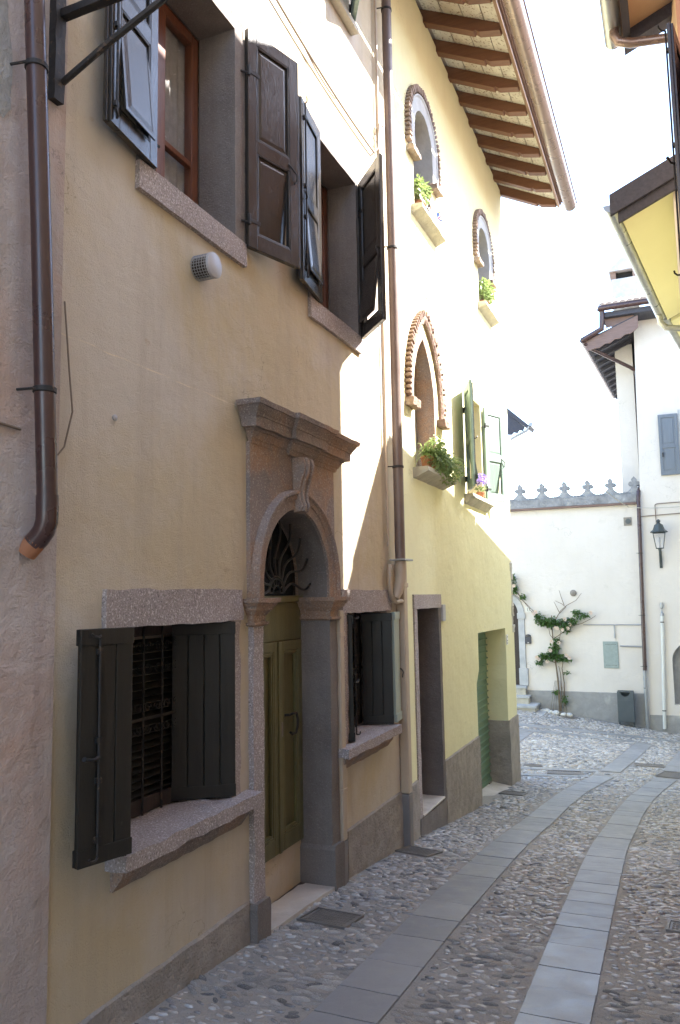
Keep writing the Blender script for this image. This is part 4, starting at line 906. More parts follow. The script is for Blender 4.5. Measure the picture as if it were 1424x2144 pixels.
tag(cb.build('loose_cable', 'cable_dk', smooth=True), 'thin dark cable hanging loose by the brown downpipe', 'cable')
cb = MB(); cb.tube([(0.02, 1.9, 0.74), (0.02, 2.1, 0.70), (0.02, 2.33, 0.69)], 0.006, 6)
tag(cb.build('tie_wire', 'cable_dk', smooth=True), 'wire running across the pink wall to the downpipe clamp', 'wire')

# ================================================================== things on the two facades
ve = thing('wall_vent', 'round white capped flue vent with wire cage under the shuttered window', 'vent', (0.0, 3.62, 1.87))
vc = (0.0, 3.615, 1.865)
MB().lathe([(0.055, 0.0), (0.055, 0.105)], vc, 20, 'x').build('flue', 'wood_dk', ve, smooth=True)
MB().lathe([(0.070, 0.100), (0.073, 0.103), (0.073, 0.118), (0.066, 0.122), (0.0, 0.1225)], vc, 28, 'x').build('cap', 'plastic_w', ve, smooth=True)
cg = MB()
for i in range(26):
    a = 2*math.pi*i/26; cg.tube([(0.002, vc[1]+0.069*math.cos(a), vc[2]+0.069*math.sin(a)), (0.102, vc[1]+0.069*math.cos(a), vc[2]+0.069*math.sin(a))], 0.0022, 4)
for x in (0.005, 0.022, 0.039, 0.056, 0.073, 0.09):
    cg.tube([(x, vc[1]+0.069*math.cos(2*math.pi*i/26), vc[2]+0.069*math.sin(2*math.pi*i/26)) for i in range(27)], 0.0022, 4)
cg.build('cage', 'zinc', ve)
pk = MB(); pk.lathe([(0.014, 0.0), (0.016, 0.008), (0.0, 0.014)], (0.0, 2.92, 0.86), 10, 'x'); tag(pk.build('wall_plug', 'plastic_w', smooth=True), 'small pale plug in the ochre wall above the ground-floor window', 'plug')

dp = thing('downpipe', 'tall brown round downpipe between the ochre and yellow houses', 'downpipe', (0.10, 6.755, 0.3))
MB().tube([(0.62, 6.80, 6.33), (0.40, 6.79, 6.26), (0.18, 6.765, 6.12), (0.11, 6.757, 5.98), (0.10, 6.755, 5.8), (0.10, 6.76, 3.4), (0.10, 6.755, 0.335)], 0.047, 22).build('pipe', 'copper_md', dp, smooth=True)
for z in (1.18, 3.28, 5.72): downpipe_clamp(dp, 0.10, 6.757, z, 0.047)
MB().box(0.03, 0.175, 6.66, 6.90, 0.318, 0.334).build('collar_plate', 'zinc', dp, bevel=0.003)
bp_ = thing('drain_stack', 'beige downpipe with offset elbow, grey at its foot, by the doorway', 'downpipe', (0.05, 7.0, -2.2))
MB().tube([(0.10, 6.755, 0.315), (0.10, 6.757, 0.20), (0.097, 6.75, 0.15), (0.085, 6.71, 0.04), (0.075, 6.68, -0.02)], [0.052, 0.052, 0.05, 0.046, 0.030], 18).build('offset', 'beige_pvc', bp_, smooth=True)
MB().tube([(0.05, 6.615, 0.28), (0.05, 6.60, 0.24), (0.05, 6.60, 0.06), (0.05, 6.64, -0.015), (0.055, 6.74, -0.055), (0.06, 6.86, -0.045), (0.06, 6.90, -0.05), (0.055, 6.905, -0.12)], 0.021, 12).build('bypass', 'beige_pvc', bp_, smooth=True)
MB().box(0.002, 0.085, 6.885, 6.985, -1.765, 0.32).build('square_pipe', 'beige_pvc', bp_, bevel=0.012)
MB().box(0.001, 0.092, 6.878, 6.992, 0.08, 0.12).build('joint', 'beige_pvc', bp_, bevel=0.004)
MB().box(0.003, 0.086, 6.884, 6.986, -2.30, -1.767).build('foot', 'grey_pvc', bp_, bevel=0.012)
bq = thing('square_pipe', 'narrow beige square pipe between the arched portal and the window', 'pipe', (0.05, 5.5, -2.1))
MB().box(0.002, 0.055, 5.455, 5.53, -1.775, -0.10).build('pipe', 'beige_pvc', bq, bevel=0.008)
for z in (-0.28, -1.42): MB().box(0.001, 0.060, 5.449, 5.536, z-0.015, z+0.015).build('joint', 'beige_pvc', bq, bevel=0.003)
MB().box(0.002, 0.057, 5.454, 5.531, -2.14, -1.777).build('foot', 'grey_pvc', bq, bevel=0.008)
cv = MB().tube([(0.035, 6.62, 6.0), (0.035, 6.622, 3.3), (0.035, 6.625, 0.45)], 0.012, 8)
tag(cv.build('conduit', 'beige_pvc', smooth=True), 'thin conduit running up the wall beside the tall brown downpipe', 'conduit')
def sag(p, q_, s, n=14): return [tuple(Vector(p).lerp(Vector(q_), i/n)+Vector((0, 0, -4*s*(i/n)*(1-i/n)))) for i in range(n+1)]
c = MB().tube(sag((0.03, 4.0, 4.30), (0.03, 6.50, 4.12), 0.06)+[(0.04, 6.58, 4.20), (0.05, 6.60, 4.45)], 0.009, 6)
c.tube(sag((0.03, 5.0, 4.17), (0.03, 5.6, 4.10), 0.03), 0.005, 5)
tag(c.build('cable', 'cable_dk', smooth=True), 'brown cable sagging across the sunlit ochre wall above the shutters', 'cable')
c = MB().tube(sag((0.03, 4.4, 4.36), (0.03, 6.60, 4.26), 0.02)+[(0.04, 6.64, 4.46)], 0.004, 5)
tag(c.build('thin_cable', 'cable_lt', smooth=True), 'thin pale wire strung just above the brown cable', 'cable')
c = MB(); c.tube([(0.0, 6.66, 4.46), (0.07, 6.66, 4.46)], 0.006, 6); c.tube([(0.07, 6.66+0.03*math.cos(2*math.pi*i/14), 4.49+0.03*math.sin(2*math.pi*i/14)) for i in range(15)], 0.006, 6)
tag(c.build('wall_hook', 'white_iron', smooth=True), 'small white ring hook where the cables end beside the downpipe', 'hook')
c = MB().tube(sag((0.03, 7.05, 3.40), (0.03, 8.6, 3.36), 0.03)+sag((0.03, 8.6, 3.36), (0.03, 10.4, 3.38), 0.04)[1:]+sag((0.03, 10.4, 3.38), (0.05, 12.5, 3.36), 0.05)[1:]+[(0.04, 12.56, 3.28)], 0.008, 6)
tag(c.build('facade_cable', 'cable_lt', smooth=True), 'cable looping across the yellow facade between the two rows of arched windows', 'cable')
MBp = MB().box(0.0, 0.03, 8.36, 8.47, -0.28, -0.10); tag(MBp.build('doorbell_panel', 'plastic_w', bevel=0.006), 'small pale doorbell panel beside the plain stone doorway', 'doorbell')
hn = thing('house_number_tile', 'small pale number tile beside the green roller door', 'house number', (0.0, 11.88, -0.68))
MB().box(0.0, 0.012, 11.835, 11.935, -0.75, -0.60).build('tile', 'sign', hn, bevel=0.003)
for z in (-0.635, -0.69, -0.725): MB().box(0.012, 0.0135, 11.862, 11.908, z-0.008, z+0.006).build('mark', 'ink', hn)

# plants in the windows
rp = random.Random(21)
def pot(root, c, r, h):
    MB().lathe([(r*0.72, 0), (r, h*0.82), (r*1.1, h*0.82), (r*1.1, h), (r*0.95, h), (r*0.9, h*0.85)], c, 14).build('pot', 'clay', root, smooth=True)
pl = thing('window_plant', 'leafy grassy plants spilling over the sill of the pointed arch window', 'plant', (0.08, 8.05, 1.30))
pot(pl, (0.09, 7.72, 1.302), 0.065, 0.13); pot(pl, (0.09, 8.0, 1.302), 0.07, 0.13); pot(pl, (0.09, 8.3, 1.302), 0.065, 0.12)
bl = MB()
for cy in (7.72, 7.85, 8.0, 8.15, 8.3, 8.42):
    for _ in range(64):
        a = rp.uniform(0, 2*math.pi); L = rp.uniform(0.20, 0.46); el = rp.uniform(0.3, 1.4); w = rp.uniform(0.006, 0.012)
        d = Vector((math.cos(a)*0.8+0.25, math.sin(a), 0)).normalized(); p = Vector((0.09+rp.uniform(-0.03, 0.03), cy+rp.uniform(-0.05, 0.05), 1.42)); vs = []; sdv = Vector((-d.y, d.x, 0))*w
        for i in range(6):
            t = i/5; q_ = p+d*L*t*math.cos(el*(1-0.3*t))+Vector((0, 0, L*math.sin(el)*t-0.55*L*t*t*1.3)); k = (1-t*0.9)
            if q_.x < 0.02 and q_.z < 1.9: q_.x = 0.02+rp.uniform(0, 0.01)
            vs += [q_-sdv*k, q_+sdv*k]
        bl.add(vs, [(2*i, 2*i+1, 2*i+3, 2*i+2) for i in range(5)])
leaves(bl, rp, (0.17, 8.25, 1.38), 560, (0.10, 0.38, 0.17), 0.055); leaves(bl, rp, (0.16, 7.84, 1.46), 480, (0.10, 0.26, 0.20), 0.055)
stuff(bl.build('foliage', 'leaf_lt', pl, fix=False))
for (cy, cz, lab, n, sp_) in ((8.02, 4.20, 'bright green potted plant behind the scrolled white window rail', 230, (0.09, 0.20, 0.13)), (11.22, 4.18, 'bushy bright green plant filling the far round arched window sill', 420, (0.11, 0.32, 0.17))):
    pl = thing('window_plant', lab, 'plant', (0.03, cy, cz)); pot(pl, (-0.02, cy, cz+0.002), 0.085, 0.15)
    st = MB(); [st.tube([(-0.02, cy, cz+0.12), (-0.02+rp.uniform(-0.03, 0.05), cy+rp.uniform(-0.15, 0.15), cz+0.30)], 0.004, 5) for _ in range(7)]; st.build('stem', 'bark', pl)
    fl = MB(); leaves(fl, rp, (0.03, cy, cz+0.30), n, sp_, 0.065, 0.2); stuff(fl.build('foliage', 'leaf_lt', pl, fix=False))
pl = thing('flower_pot', 'violet flowers on the sill of the green shuttered window', 'flowers', (0.02, 10.38, 1.27)); pot(pl, (0.03, 10.38, 1.272), 0.055, 0.10)
fl = MB(); leaves(fl, rp, (0.03, 10.38, 1.42), 60, (0.06, 0.08, 0.05), 0.05); stuff(fl.build('foliage', 'leaf_lt', pl, fix=False))
fl = MB(); leaves(fl, rp, (0.05, 10.36, 1.55), 170, (0.07, 0.10, 0.09), 0.035); leaves(fl, rp, (0.06, 10.52, 1.56), 90, (0.05, 0.06, 0.06), 0.032); stuff(fl.build('blossom', 'petal_v', pl, fix=False))
rl = thing('window_rail', 'scrolled white iron rail across the near round arched window', 'railing', (0.03, 8.17, 4.2))
q_ = MB(); q_.tube([(0.05, 7.83, 4.42), (0.07, 8.17, 4.43), (0.05, 8.51, 4.42)], 0.008, 6); q_.tube([(0.05, 7.83, 4.21), (0.05, 8.51, 4.21)], 0.006, 6)
for y in (7.92, 8.08, 8.26, 8.42):
    for sg in (1, -1): q_.tube(spiral(y+sg*0.03, 4.35, 0.055, 0.035, 1.2, sg), 0.005, 5); q_.tube(spiral(y+sg*0.03, 4.265, 0.055, 0.03, 1.2, sg, start=math.pi), 0.005, 5)
q_.build('scrollwork', 'white_iron', rl, smooth=True)
MB().tube([(-0.2, 7.83, 4.75), (-0.2, 8.51, 4.75)], 0.012, 8).build('guard_bar', 'iron', rl, smooth=True)
MB().tube([(-0.2, 7.83, 4.55), (-0.2, 8.51, 4.55)], 0.010, 8).build('guard_bar', 'iron', rl, smooth=True)
tw = thing('toy_windmill', 'colourful foil toy windmill on the white window rail', 'windmill', (0.09, 8.44, 4.3))
MB().tube([(0.07, 8.44, 4.2), (0.075, 8.44, 4.34)], 0.004, 6).build('stick', 'white_iron', tw)
for k, mt in enumerate(('toy_pink', 'toy_orange', 'toy_blue', 'toy_pink', 'toy_orange', 'toy_blue')):
    a = k*math.pi/3+0.3; b2 = a+0.75; cc = (0.085, 8.44, 4.35)
    v = [cc, (0.09, cc[1]+0.08*math.cos(a), cc[2]+0.08*math.sin(a)), (0.12, cc[1]+0.075*math.cos((a+b2)/2), cc[2]+0.075*math.sin((a+b2)/2)), (0.13, cc[1]+0.055*math.cos(b2), cc[2]+0.055*math.sin(b2))]
    MB().add(v+[(p[0]-0.002, p[1], p[2]) for p in v], [(0, 1, 2), (0, 2, 3), (4, 6, 5), (4, 7, 6)]).build('vane', mt, tw, fix=False)

# ================================================================== piazza: crested garden wall with door 17
EY = 22.0
GW = thing('garden_wall', 'white garden wall with fleur crested stone coping at the end of the street', 'wall', (-2, EY, -3.3))
dcx, dhw, dzs = -2.13, 0.43, -0.52
hole = [(dcx-dhw, -2.5), (dcx+dhw, -2.5)]+[(dcx+dhw*math.cos(R(a)), dzs+dhw*math.sin(R(a))) for a in [180*i/18 for i in range(19)]]
ME = Matrix(((0, 1, 0, 0), (-1, 0, 0, EY), (0, 0, 1, 0), (0, 0, 0, 1)))    # local (out, along, up) -> wall facing the camera
wl = MB(ME).holes([(-9, -4.2), (1.62, -4.2), (1.62, 2.32), (-9, 2.32)], [hole], 0.0, 0.35)
wl.box(-0.4, -0.36, -9, 1.62, -4.2, 2.32); wl.build('wall', 'white_worn', GW)
MB(ME).box(0.0, 0.025, -1.56, 1.50, -4.2, -2.61).build('plinth', 'plinth_grey', GW, rough=(0.006, 6, 0.2))
MB(ME).box(-0.36, 0.10, -9, 1.60, 2.36, 2.58).build('coping', 'crest', GW, rough=(0.008, 6, 0.15))
MB(ME).box(-0.40, 0.12, -9, 1.60, 2.30, 2.355).build('coping_flashing', 'eave_br', GW, bevel=0.006)
half = [(0.29, 0.0), (0.285, 0.045), (0.23, 0.055), (0.16, 0.085), (0.10, 0.145), (0.06, 0.21), (0.052, 0.232), (0.085, 0.226), (0.125, 0.238), (0.148, 0.272), (0.142, 0.312), (0.112, 0.338), (0.076, 0.338), (0.052, 0.326), (0.058, 0.36), (0.066, 0.392), (0.05, 0.425), (0.022, 0.452), (0.0, 0.478)]
fo = None
for x in [1.49, 0.89, 0.30, -0.31, -0.92, -1.52, -2.12, -2.72]:
    if fo is None:
        fo = MB(ME).prism([(x0_, z_) for x0_, z_ in half]+[(-a, b) for a, b in reversed(half[:-1])], 'x', -0.16, -0.02).build('finial', 'crest', GW, rough=(0.008, 13, 0.05))
        cr_ = MB(ME).prism([(-0.07, 0), (0.07, 0), (0.075, 0.05), (0.04, 0.075), (0.02, 0.06), (-0.02, 0.06), (-0.04, 0.075), (-0.075, 0.05)], 'x', -0.15, -0.03).build('crest_knob', 'crest', GW, rough=(0.006, 13, 0.05))
        c, d = fo, cr_
    else: c = again(fo, GW); d = again(cr_, GW)
    c.location = (x, 0, 2.58); d.location = (x-0.30, 0, 2.58)
# door 17: surround, leaf, steps
pth = [(dcx+dhw, -2.1, 1, 0), (dcx+dhw, dzs, 1, 0)]+[(dcx+dhw*math.cos(R(a)), dzs+dhw*math.sin(R(a)), math.cos(R(a)), math.sin(R(a))) for a in [180*i/20 for i in range(1, 20)]]+[(dcx-dhw, dzs, -1, 0), (dcx-dhw, -2.1, -1, 0)]
sr = MB(ME).sweep_path(pth, [(-0.005, -0.3), (-0.005, 0.03), (0.16, 0.035), (0.17, 0.0), (0.17, -0.1)]).build('door_surround', 'greystone', GW, rough=(0.004, 8, 0.12))
for sg in (1, -1):
    MB(ME).box(-0.3, 0.055, dcx+sg*(dhw+0.085)-0.11, dcx+sg*(dhw+0.085)+0.11, dzs-0.16, dzs).build('impost', 'greystone', sr, bevel=0.008)
    MB(ME).box(-0.3, 0.06, dcx+sg*(dhw+0.09)-0.12, dcx+sg*(dhw+0.09)+0.12, -2.48, -2.02).build('plinth_block', 'greystone', sr, bevel=0.01)
dr = MB(ME).prism([(p[0], p[1]) for p in hole], 'x', -0.24, -0.20).build('door', 'wood_dk', GW)
for i in range(4):
    MB(ME).box(-0.20, -0.185, dcx-dhw+0.02+i*0.212, dcx-dhw+0.02+i*0.212+0.19, -2.45, -0.56).build('board', 'wood_dk', dr, bevel=0.006)
sp_ = thing('stone_steps', 'flight of worn stone steps up to the arched door', 'steps', (-2.2, 21.6, -3.2))
for i, (z1, dpt, xr) in enumerate(((-2.49, 0.22, -1.52), (-2.72, 0.42, -1.42), (-2.93, 0.78, -1.20), (-3.10, 1.14, -0.97))):
    pd = [0.0, 0.22, 0.42, 0.78][i]
    MB(ME).hexa([(0.03, -2.9, -3.6), (dpt-0.03, -2.9, -3.6), (dpt-0.03, xr-0.03, -3.6), (0.03, xr-0.03, -3.6), (0.03, -2.9, z1-0.055), (dpt-0.03, -2.9, z1-0.055), (dpt-0.03, xr-0.03, z1-0.055), (0.03, xr-0.03, z1-0.055)]).build('riser', 'sandstone', sp_, rough=(0.004, 8, 0.12))
    MB(ME).box(0.03, dpt, -2.9, xr, z1-0.054, z1).build('tread', 'greystone', sp_, rough=(0.008, 8, 0.08))
# number 17
def text(parent, s, size, M, mat, name='lettering'):
    cu = bpy.data.curves.new(name, 'FONT'); cu.body = s; cu.size = size; cu.align_x = 'CENTER'; cu.align_y = 'CENTER'; cu.extrude = 0.001
    t = bpy.data.objects.new('tmp', cu); me = bpy.data.meshes.new_from_object(t); bpy.data.objects.remove(t)
    o = bpy.data.objects.new(name, me); COL.objects.link(o); me.transform(M); me.materials.clear(); me.materials.append(MT[mat]); attach(o, parent); return o
hn = thing('house_number_sign', 'white house number 17 sign beside the arched door', 'house number', (-1.41, EY, -0.43))
MB(ME).box(0.0, 0.012, -1.50, -1.32, -0.50, -0.36).build('plate', 'sign', hn, bevel=0.003)
text(hn, '17', 0.12, Matrix(((1, 0, 0, -1.41), (0, 0, -1, EY-0.0135), (0, 1, 0, -0.43), (0, 0, 0, 1))), 'ink')
ic = thing('intercom', 'black intercom box with hood on the white garden wall by the door', 'intercom', (-1.45, EY, -1.25))
MB(ME).box(0.0, 0.06, -1.525, -1.375, -1.36, -1.155).build('box', 'ink', ic, bevel=0.01)
MB(ME).prism([(-1.52, -1.14), (-1.38, -1.14), (-1.40, -1.115), (-1.45, -1.10), (-1.50, -1.115)], 'x', 0.0, 0.075).build('hood', 'ink', ic, bevel=0.005)
MB(ME).box(0.06, 0.064, -1.47, -1.43, -1.345, -1.315).build('button', 'plastic_w', ic)
o = MB(ME).box(0.0, 0.02, 1.18, 1.375, 1.75, 1.97).build('vent_plate', 'cast', bevel=0.004); tag(o, 'square grey vent plate high on the garden wall beside the downpipe', 'vent')
vo = MB(ME).lathe([(0.07, 0.02), (0.07, 0.03), (0.0, 0.031)], (0, 1.29, 1.86), 18, 'x').build('disc', 'bin', o)
o = MB(ME).lathe([(0.085, 0.0), (0.088, 0.02), (0.075, 0.03), (0.0, 0.031)], (0, -0.20, 0.0), 20, 'x').build('round_vent', 'cast', smooth=True); tag(o, 'round dark vent cover above the climbing rose', 'vent')
o = MB(ME); o.tube([(0.03, 0.02, -0.845), (0.03, 1.5, -0.85)], 0.012, 8); o.tube([(0.03, 0.80, -0.85), (0.03, 0.80, -1.19)], 0.012, 8); o.lathe([(0.018, -0.20), (0.02, -0.14), (0.012, -0.05)], (0.03, 0.80, -1.0), 8)
tag(o.build('gas_pipe', 'zinc', smooth=True), 'thin grey pipe running along the garden wall above the metal cabinet door', 'pipe')
o = MB(ME).tube([(0.03, 0.92, -1.40), (0.03, 1.46, -1.41)], 0.018, 8); tag(o.build('stub_pipe', 'zinc', smooth=True), 'short grey pipe beside the metal cabinet door', 'pipe')
mp_ = thing('meter_cabinet', 'grey green metal meter cabinet door in the garden wall', 'cabinet', (0.68, EY, -1.98))
MB(ME).box(-0.02, 0.02, 0.49, 0.865, -1.98, -1.285).build('door', 'panel', mp_, bevel=0.004)
MB(ME).box(0.02, 0.024, 0.51, 0.845, -1.96, -1.305).build('sheet', 'panel', mp_)
for z in (-1.36, -1.90):
    s0 = None
    for i in range(8):
        if s0 is None: s0 = MB(ME).box(0.024, 0.026, 0.555, 0.575, z-0.006, z+0.006).build('slot', 'ink', mp_)
        else: again(s0, mp_, dx=i*0.034)
# climbing rose
def RW(px, py, off=0.12): return (-0.69+(px-1172)*0.01372, EY-off, -3.11+(1487-py)*0.01272)
ro_ = thing('climbing_rose', 'climbing rose with pale blooms trained up the garden wall', 'rose', RW(1172, 1487))
stems = [[(1174, 1488), (1173, 1450), (1172, 1420), (1169, 1392), (1166, 1350), (1164, 1310), (1165, 1289)],
         [(1176, 1487), (1178, 1440), (1177, 1410), (1174, 1395)], [(1172, 1488), (1171, 1430), (1168, 1390)], [(1182, 1478), (1183, 1430), (1180, 1400), (1184, 1380), (1192, 1372)],
         [(1167, 1340), (1160, 1330), (1158, 1312)], [(1167, 1338), (1185, 1325), (1200, 1312), (1222, 1306), (1240, 1296), (1248, 1290)], [(1172, 1372), (1178, 1340), (1182, 1320)],
         [(1168, 1310), (1150, 1302), (1134, 1292), (1118, 1268), (1108, 1255), (1092, 1243), (1075, 1233)], [(1138, 1288), (1122, 1270), (1108, 1254), (1096, 1235), (1088, 1220), (1080, 1205)],
         [(1108, 1252), (1100, 1238), (1102, 1228)], [(1172, 1298), (1182, 1280), (1195, 1268), (1213, 1258), (1224, 1243)], [(1180, 1285), (1193, 1272), (1186, 1265), (1173, 1258)], [(1190, 1268), (1185, 1250), (1182, 1236)],
         [(1180, 1282), (1176, 1272), (1171, 1260)], [(1168, 1388), (1150, 1380), (1136, 1382)], [(1170, 1385), (1184, 1382), (1194, 1374)]]
for k, s in enumerate(stems):
    pts = [RW(p[0], p[1], 0.10+0.03*math.sin(i+k)) for i, p in enumerate(s)]
    r0 = 0.024 if k == 0 else 0.014 if k < 4 else 0.010
    MB().tube(pts, [r0*(1-0.5*i/(len(pts)-1)) for i in range(len(pts))], 7).build('stem', 'bark', ro_, smooth=True)
tw_ = MB()
for dx in (-17, -12, -7, 9, 14): tw_.tube([RW(1172+dx, 1488), RW(1172+dx*0.35, 1425)], 0.005, 5)
tw_.build('support_canes', 'bark', ro_)
fl = MB(); rl_ = random.Random(9)
for (px, py, n, rx, rz) in ((1165, 1303, 95, 11, 9), (1145, 1298, 70, 12, 8), (1152, 1306, 50, 14, 5), (1185, 1305, 80, 13, 8), (1200, 1303, 80, 12, 8), (1191, 1318, 50, 10, 6), (1222, 1289, 55, 14, 5), (1212, 1282, 25, 7, 4), (1140, 1288, 25, 6, 6),
                            (1090, 1213, 75, 7, 12), (1093, 1232, 65, 7, 7), (1111, 1248, 25, 4, 5), (1168, 1358, 75, 9, 8), (1160, 1374, 80, 13, 8), (1178, 1376, 75, 12, 7), (1145, 1375, 55, 9, 6), (1138, 1386, 40, 6, 6), (1174, 1343, 35, 6, 6), (1192, 1381, 25, 6, 4), (1190, 1408, 12, 4, 2), (1168, 1448, 14, 5, 4), (1184, 1462, 20, 4, 8)):
    c_ = RW(px, py, 0.14); leaves(fl, rl_, c_, int(n*2.3), (rx*0.0165, 0.11, rz*0.0160), 0.085, 0.5)
stuff(fl.build('foliage', 'leaf', ro_, fix=False))
for (px, py) in ((1089, 1218), (1095, 1225), (1087, 1239), (1136, 1281), (1132, 1285), (1173, 1315), (1186, 1319), (1196, 1316), (1200, 1308), (1191, 1297), (1240, 1284), (1164, 1343), (1178, 1346), (1161, 1362), (1134, 1377), (1138, 1381), (1154, 1385), (1191, 1372), (1196, 1377), (1176, 1316)):
    b = MB(); cx, cy, cz = RW(px, py, 0.22)
    for ring, (rr, nn) in enumerate(((0.018, 4), (0.032, 6), (0.043, 7))):
        for i in range(nn):
            a = 2*math.pi*i/nn+ring*0.5; u = Vector((math.cos(a), -0.25-0.5*(2-ring)*0.5, math.sin(a))); sdv = Vector((-math.sin(a), 0, math.cos(a)))
            p0 = Vector((cx, cy, cz)); p1 = p0+u*rr; b.add([p0, p1+sdv*rr*0.55, p1+u*rr*0.25, p1-sdv*rr*0.55], [(0, 1, 2, 3)])
    b.build('bloom', 'petal', ro_, fix=False)
for i, (px, py, s) in enumerate(((1150, 1493, 0.10), (1158, 1497, 0.09), (1168, 1499, 0.115), (1182, 1498, 0.085), (1192, 1497, 0.095), (1143, 1490, 0.08))):
    p = RW(px, py, 0); x = p[0]; y = EY-0.30-(0.10 if 0 < i < 4 else 0.0); z = g(x, y)
    b = MB(); b.lathe([(0.001, -0.45*s), (s*0.6, -0.4*s), (s, 0), (s*0.85, s*0.45), (s*0.45, s*0.75), (0.001, s*0.82)], (x, y, z+0.02), 14)
    o = b.build('border_stone', 'boulder', rough=(0.02, 7, 0.06), smooth='all'); tag(o, 'rounded pale stone edging the bed of the climbing rose', 'stone', 'stones edging the rose bed')
# litter bin
lb = thing('litter_bin', 'dark grey metal litter bin on two legs against the garden wall', 'bin', (0.98, EY-0.25, -3.4))
bx0, bx1, by0, by1 = 0.80, 1.20, EY-0.36, EY-0.10
b = MB(); zt_, zb_ = -2.53, -3.30
b.box(bx0, bx1, by0, by0+0.012, zb_, zt_-0.22)
b.prism([(bx0, zt_-0.22), (bx1, zt_-0.22), (bx1, zt_), (bx1-0.06, zt_), (bx1-0.12, zt_-0.10), ((bx0+bx1)/2, zt_-0.14), (bx0+0.12, zt_-0.10), (bx0+0.06, zt_), (bx0, zt_)], 'y', by0, by0+0.012)
b.box(bx0, bx0+0.012, by0+0.012, by1, zb_, zt_-0.02); b.box(bx1-0.012, bx1, by0+0.012, by1, zb_, zt_-0.02); b.box(bx0, bx1, by1, by1+0.012, zb_, zt_); b.box(bx0+0.012, bx1-0.012, by0+0.012, by1, zb_, zb_+0.012)
b.build('body', 'bin', lb, bevel=0.008)
MB().box(bx0+0.012, bx1-0.012, by0+0.08, by1, zt_-0.035, zt_-0.02).build('lid', 'bin', lb, bevel=0.004)
for x in (bx0+0.005, bx1-0.045): MB().box(x, x+0.04, by1-0.13, by1-0.09, g(x, EY-0.2)-0.02, zb_).build('leg', 'bin', lb, bevel=0.004)

# white house with the lamp
WH = thing('white_house', 'white house with dark wood eaves and lantern beside the crested garden wall', 'house', (4.5, 26, -3.5))
FY = 21.88
MF = Matrix(((0, 1, 0, 0), (-1, 0, 0, FY), (0, 0, 1, 0), (0, 0, 0, 1)))
niche = [(2.16, -2.85), (3.3, -2.85), (3.3, -1.75)]+[(2.73+0.57*math.cos(R(a)), -1.75+0.50*math.sin(R(a))) for a in range(15, 180, 15)]+[(2.16, -1.75)]
wh = MB(MF).holes([(1.50, -4.3), (8, -4.3), (8, 7.25), (1.72, 7.25)], [niche, [(2.74, 2.95), (3.6, 2.95), (3.6, 4.62), (2.74, 4.62)]], 0.0, 0.22)
wh.box(-9, -8.8, 1.6, 8, -4.3, 7.25); wh.box(-8.8, -0.22, 7.8, 8, -4.3, 7.25)
wh.add([(0, 1.50, -4.3), (-9, 1.50, -4.3), (-9, 1.72, 7.25), (0, 1.72, 7.25)], [(0, 1, 2, 3)])
wh.build('wall', 'white', WH, fix=False)
MB(MF).box(-0.26, -0.20, 2.1, 3.4, -2.9, -1.2).build('niche_back', 'plinth_grey', WH, rough=(0.03, 5, 0.1))
MB(MF).box(0.0, 0.02, 1.55, 8, -4.3, -3.12).build('plinth', 'plinth_grey', WH, rough=(0.006, 6, 0.2))
MB(MF).box(0.0, 0.02, 2.66, 2.74, 2.85, 4.70).build('window_trim', 'greystone', WH)
MB(MF).box(-0.24, -0.2, 2.7, 3.64, 2.9, 4.66).build('window_pane', 'glass_dk', WH)
ms = MF @ Matrix(((0, 0, 1, 0.02), (1, 0, 0, 2.17), (0, 1, 0, 3.0), (0, 0, 0, 1)))
def leaf_in(M, w, h, mat, parent):
    b = MB(M); T = 0.02; st = 0.07
    b.box(0, st, 0, h, 0, 2*T); b.box(w-st, w, 0, h, 0, 2*T); b.box(st, w-st, 0, 0.1, 0, 2*T); b.box(st, w-st, h-0.09, h, 0, 2*T); b.box(st, w-st, h*0.47-0.04, h*0.47+0.04, 0, 2*T)
    o = b.build('shutter', mat, parent, bevel=0.004)
    for a, c in ((0.1, h*0.47-0.04), (h*0.47+0.04, h-0.09)):
        MB(M).box(st+0.002, w-st-0.002, a+0.002, c-0.002, 0.004, T*1.1).build('panel', mat, o)
        MB(M).box(st+0.05, w-st-0.05, a+0.05, c-0.05, T*1.1, T*1.7).build('raised_field', mat, o, bevel=0.008)
    MB(M).box(0.06, 0.09, h*0.30, h*0.37, 2*T, 2*T+0.03).build('catch', 'iron', o)
    return o
leaf_in(ms, 0.47, 1.60, 'shutter_bl', WH)
# set-back bay and its eave
MB().box(1.14, 1.60, 23.0, 30.5, 2.0, 6.95).build('bay_wall', 'white', WH)
ev = MB(); ev.hexa([(0.50, 21.30, 6.62), (1.75, 21.30, 7.10), (1.75, 28.0, 7.10), (0.80, 28.0, 6.62), (0.50, 21.30, 6.70), (1.75, 21.30, 7.18), (1.75, 28.0, 7.18), (0.80, 28.0, 6.70)])
ev.build('lower_roof', 'eave_dk', WH)
rf0 = None
for i in range(11):
    y = 21.55+0.62*i; x0 = 0.56+0.045*0.62*i
    MB().hexa([(x0, y-0.05, 6.52), (1.6, y-0.05, 6.94), (1.6, y+0.05, 6.94), (x0, y+0.05, 6.52), (x0, y-0.05, 6.64), (1.6, y-0.05, 7.05), (1.6, y+0.05, 7.05), (x0, y+0.05, 6.64)]).build('rafter', 'eave_dk', WH)
scal = [(0.46, 6.64), (1.85, 7.18), (1.85, 6.86)]+[(1.78-0.13*i, 6.80-0.045*i-(0.045 if i % 2 else 0.0)) for i in range(9)]+[(0.56, 6.40)]
MB().prism(scal, 'y', 21.26, 21.30).build('barge_board', 'eave_br', WH, bevel=0.008)
MB().tube([(0.44, 21.22, 6.68), (0.75, 28.0, 6.68)], 0.065, 12).build('side_gutter', 'copper', WH, smooth=True)
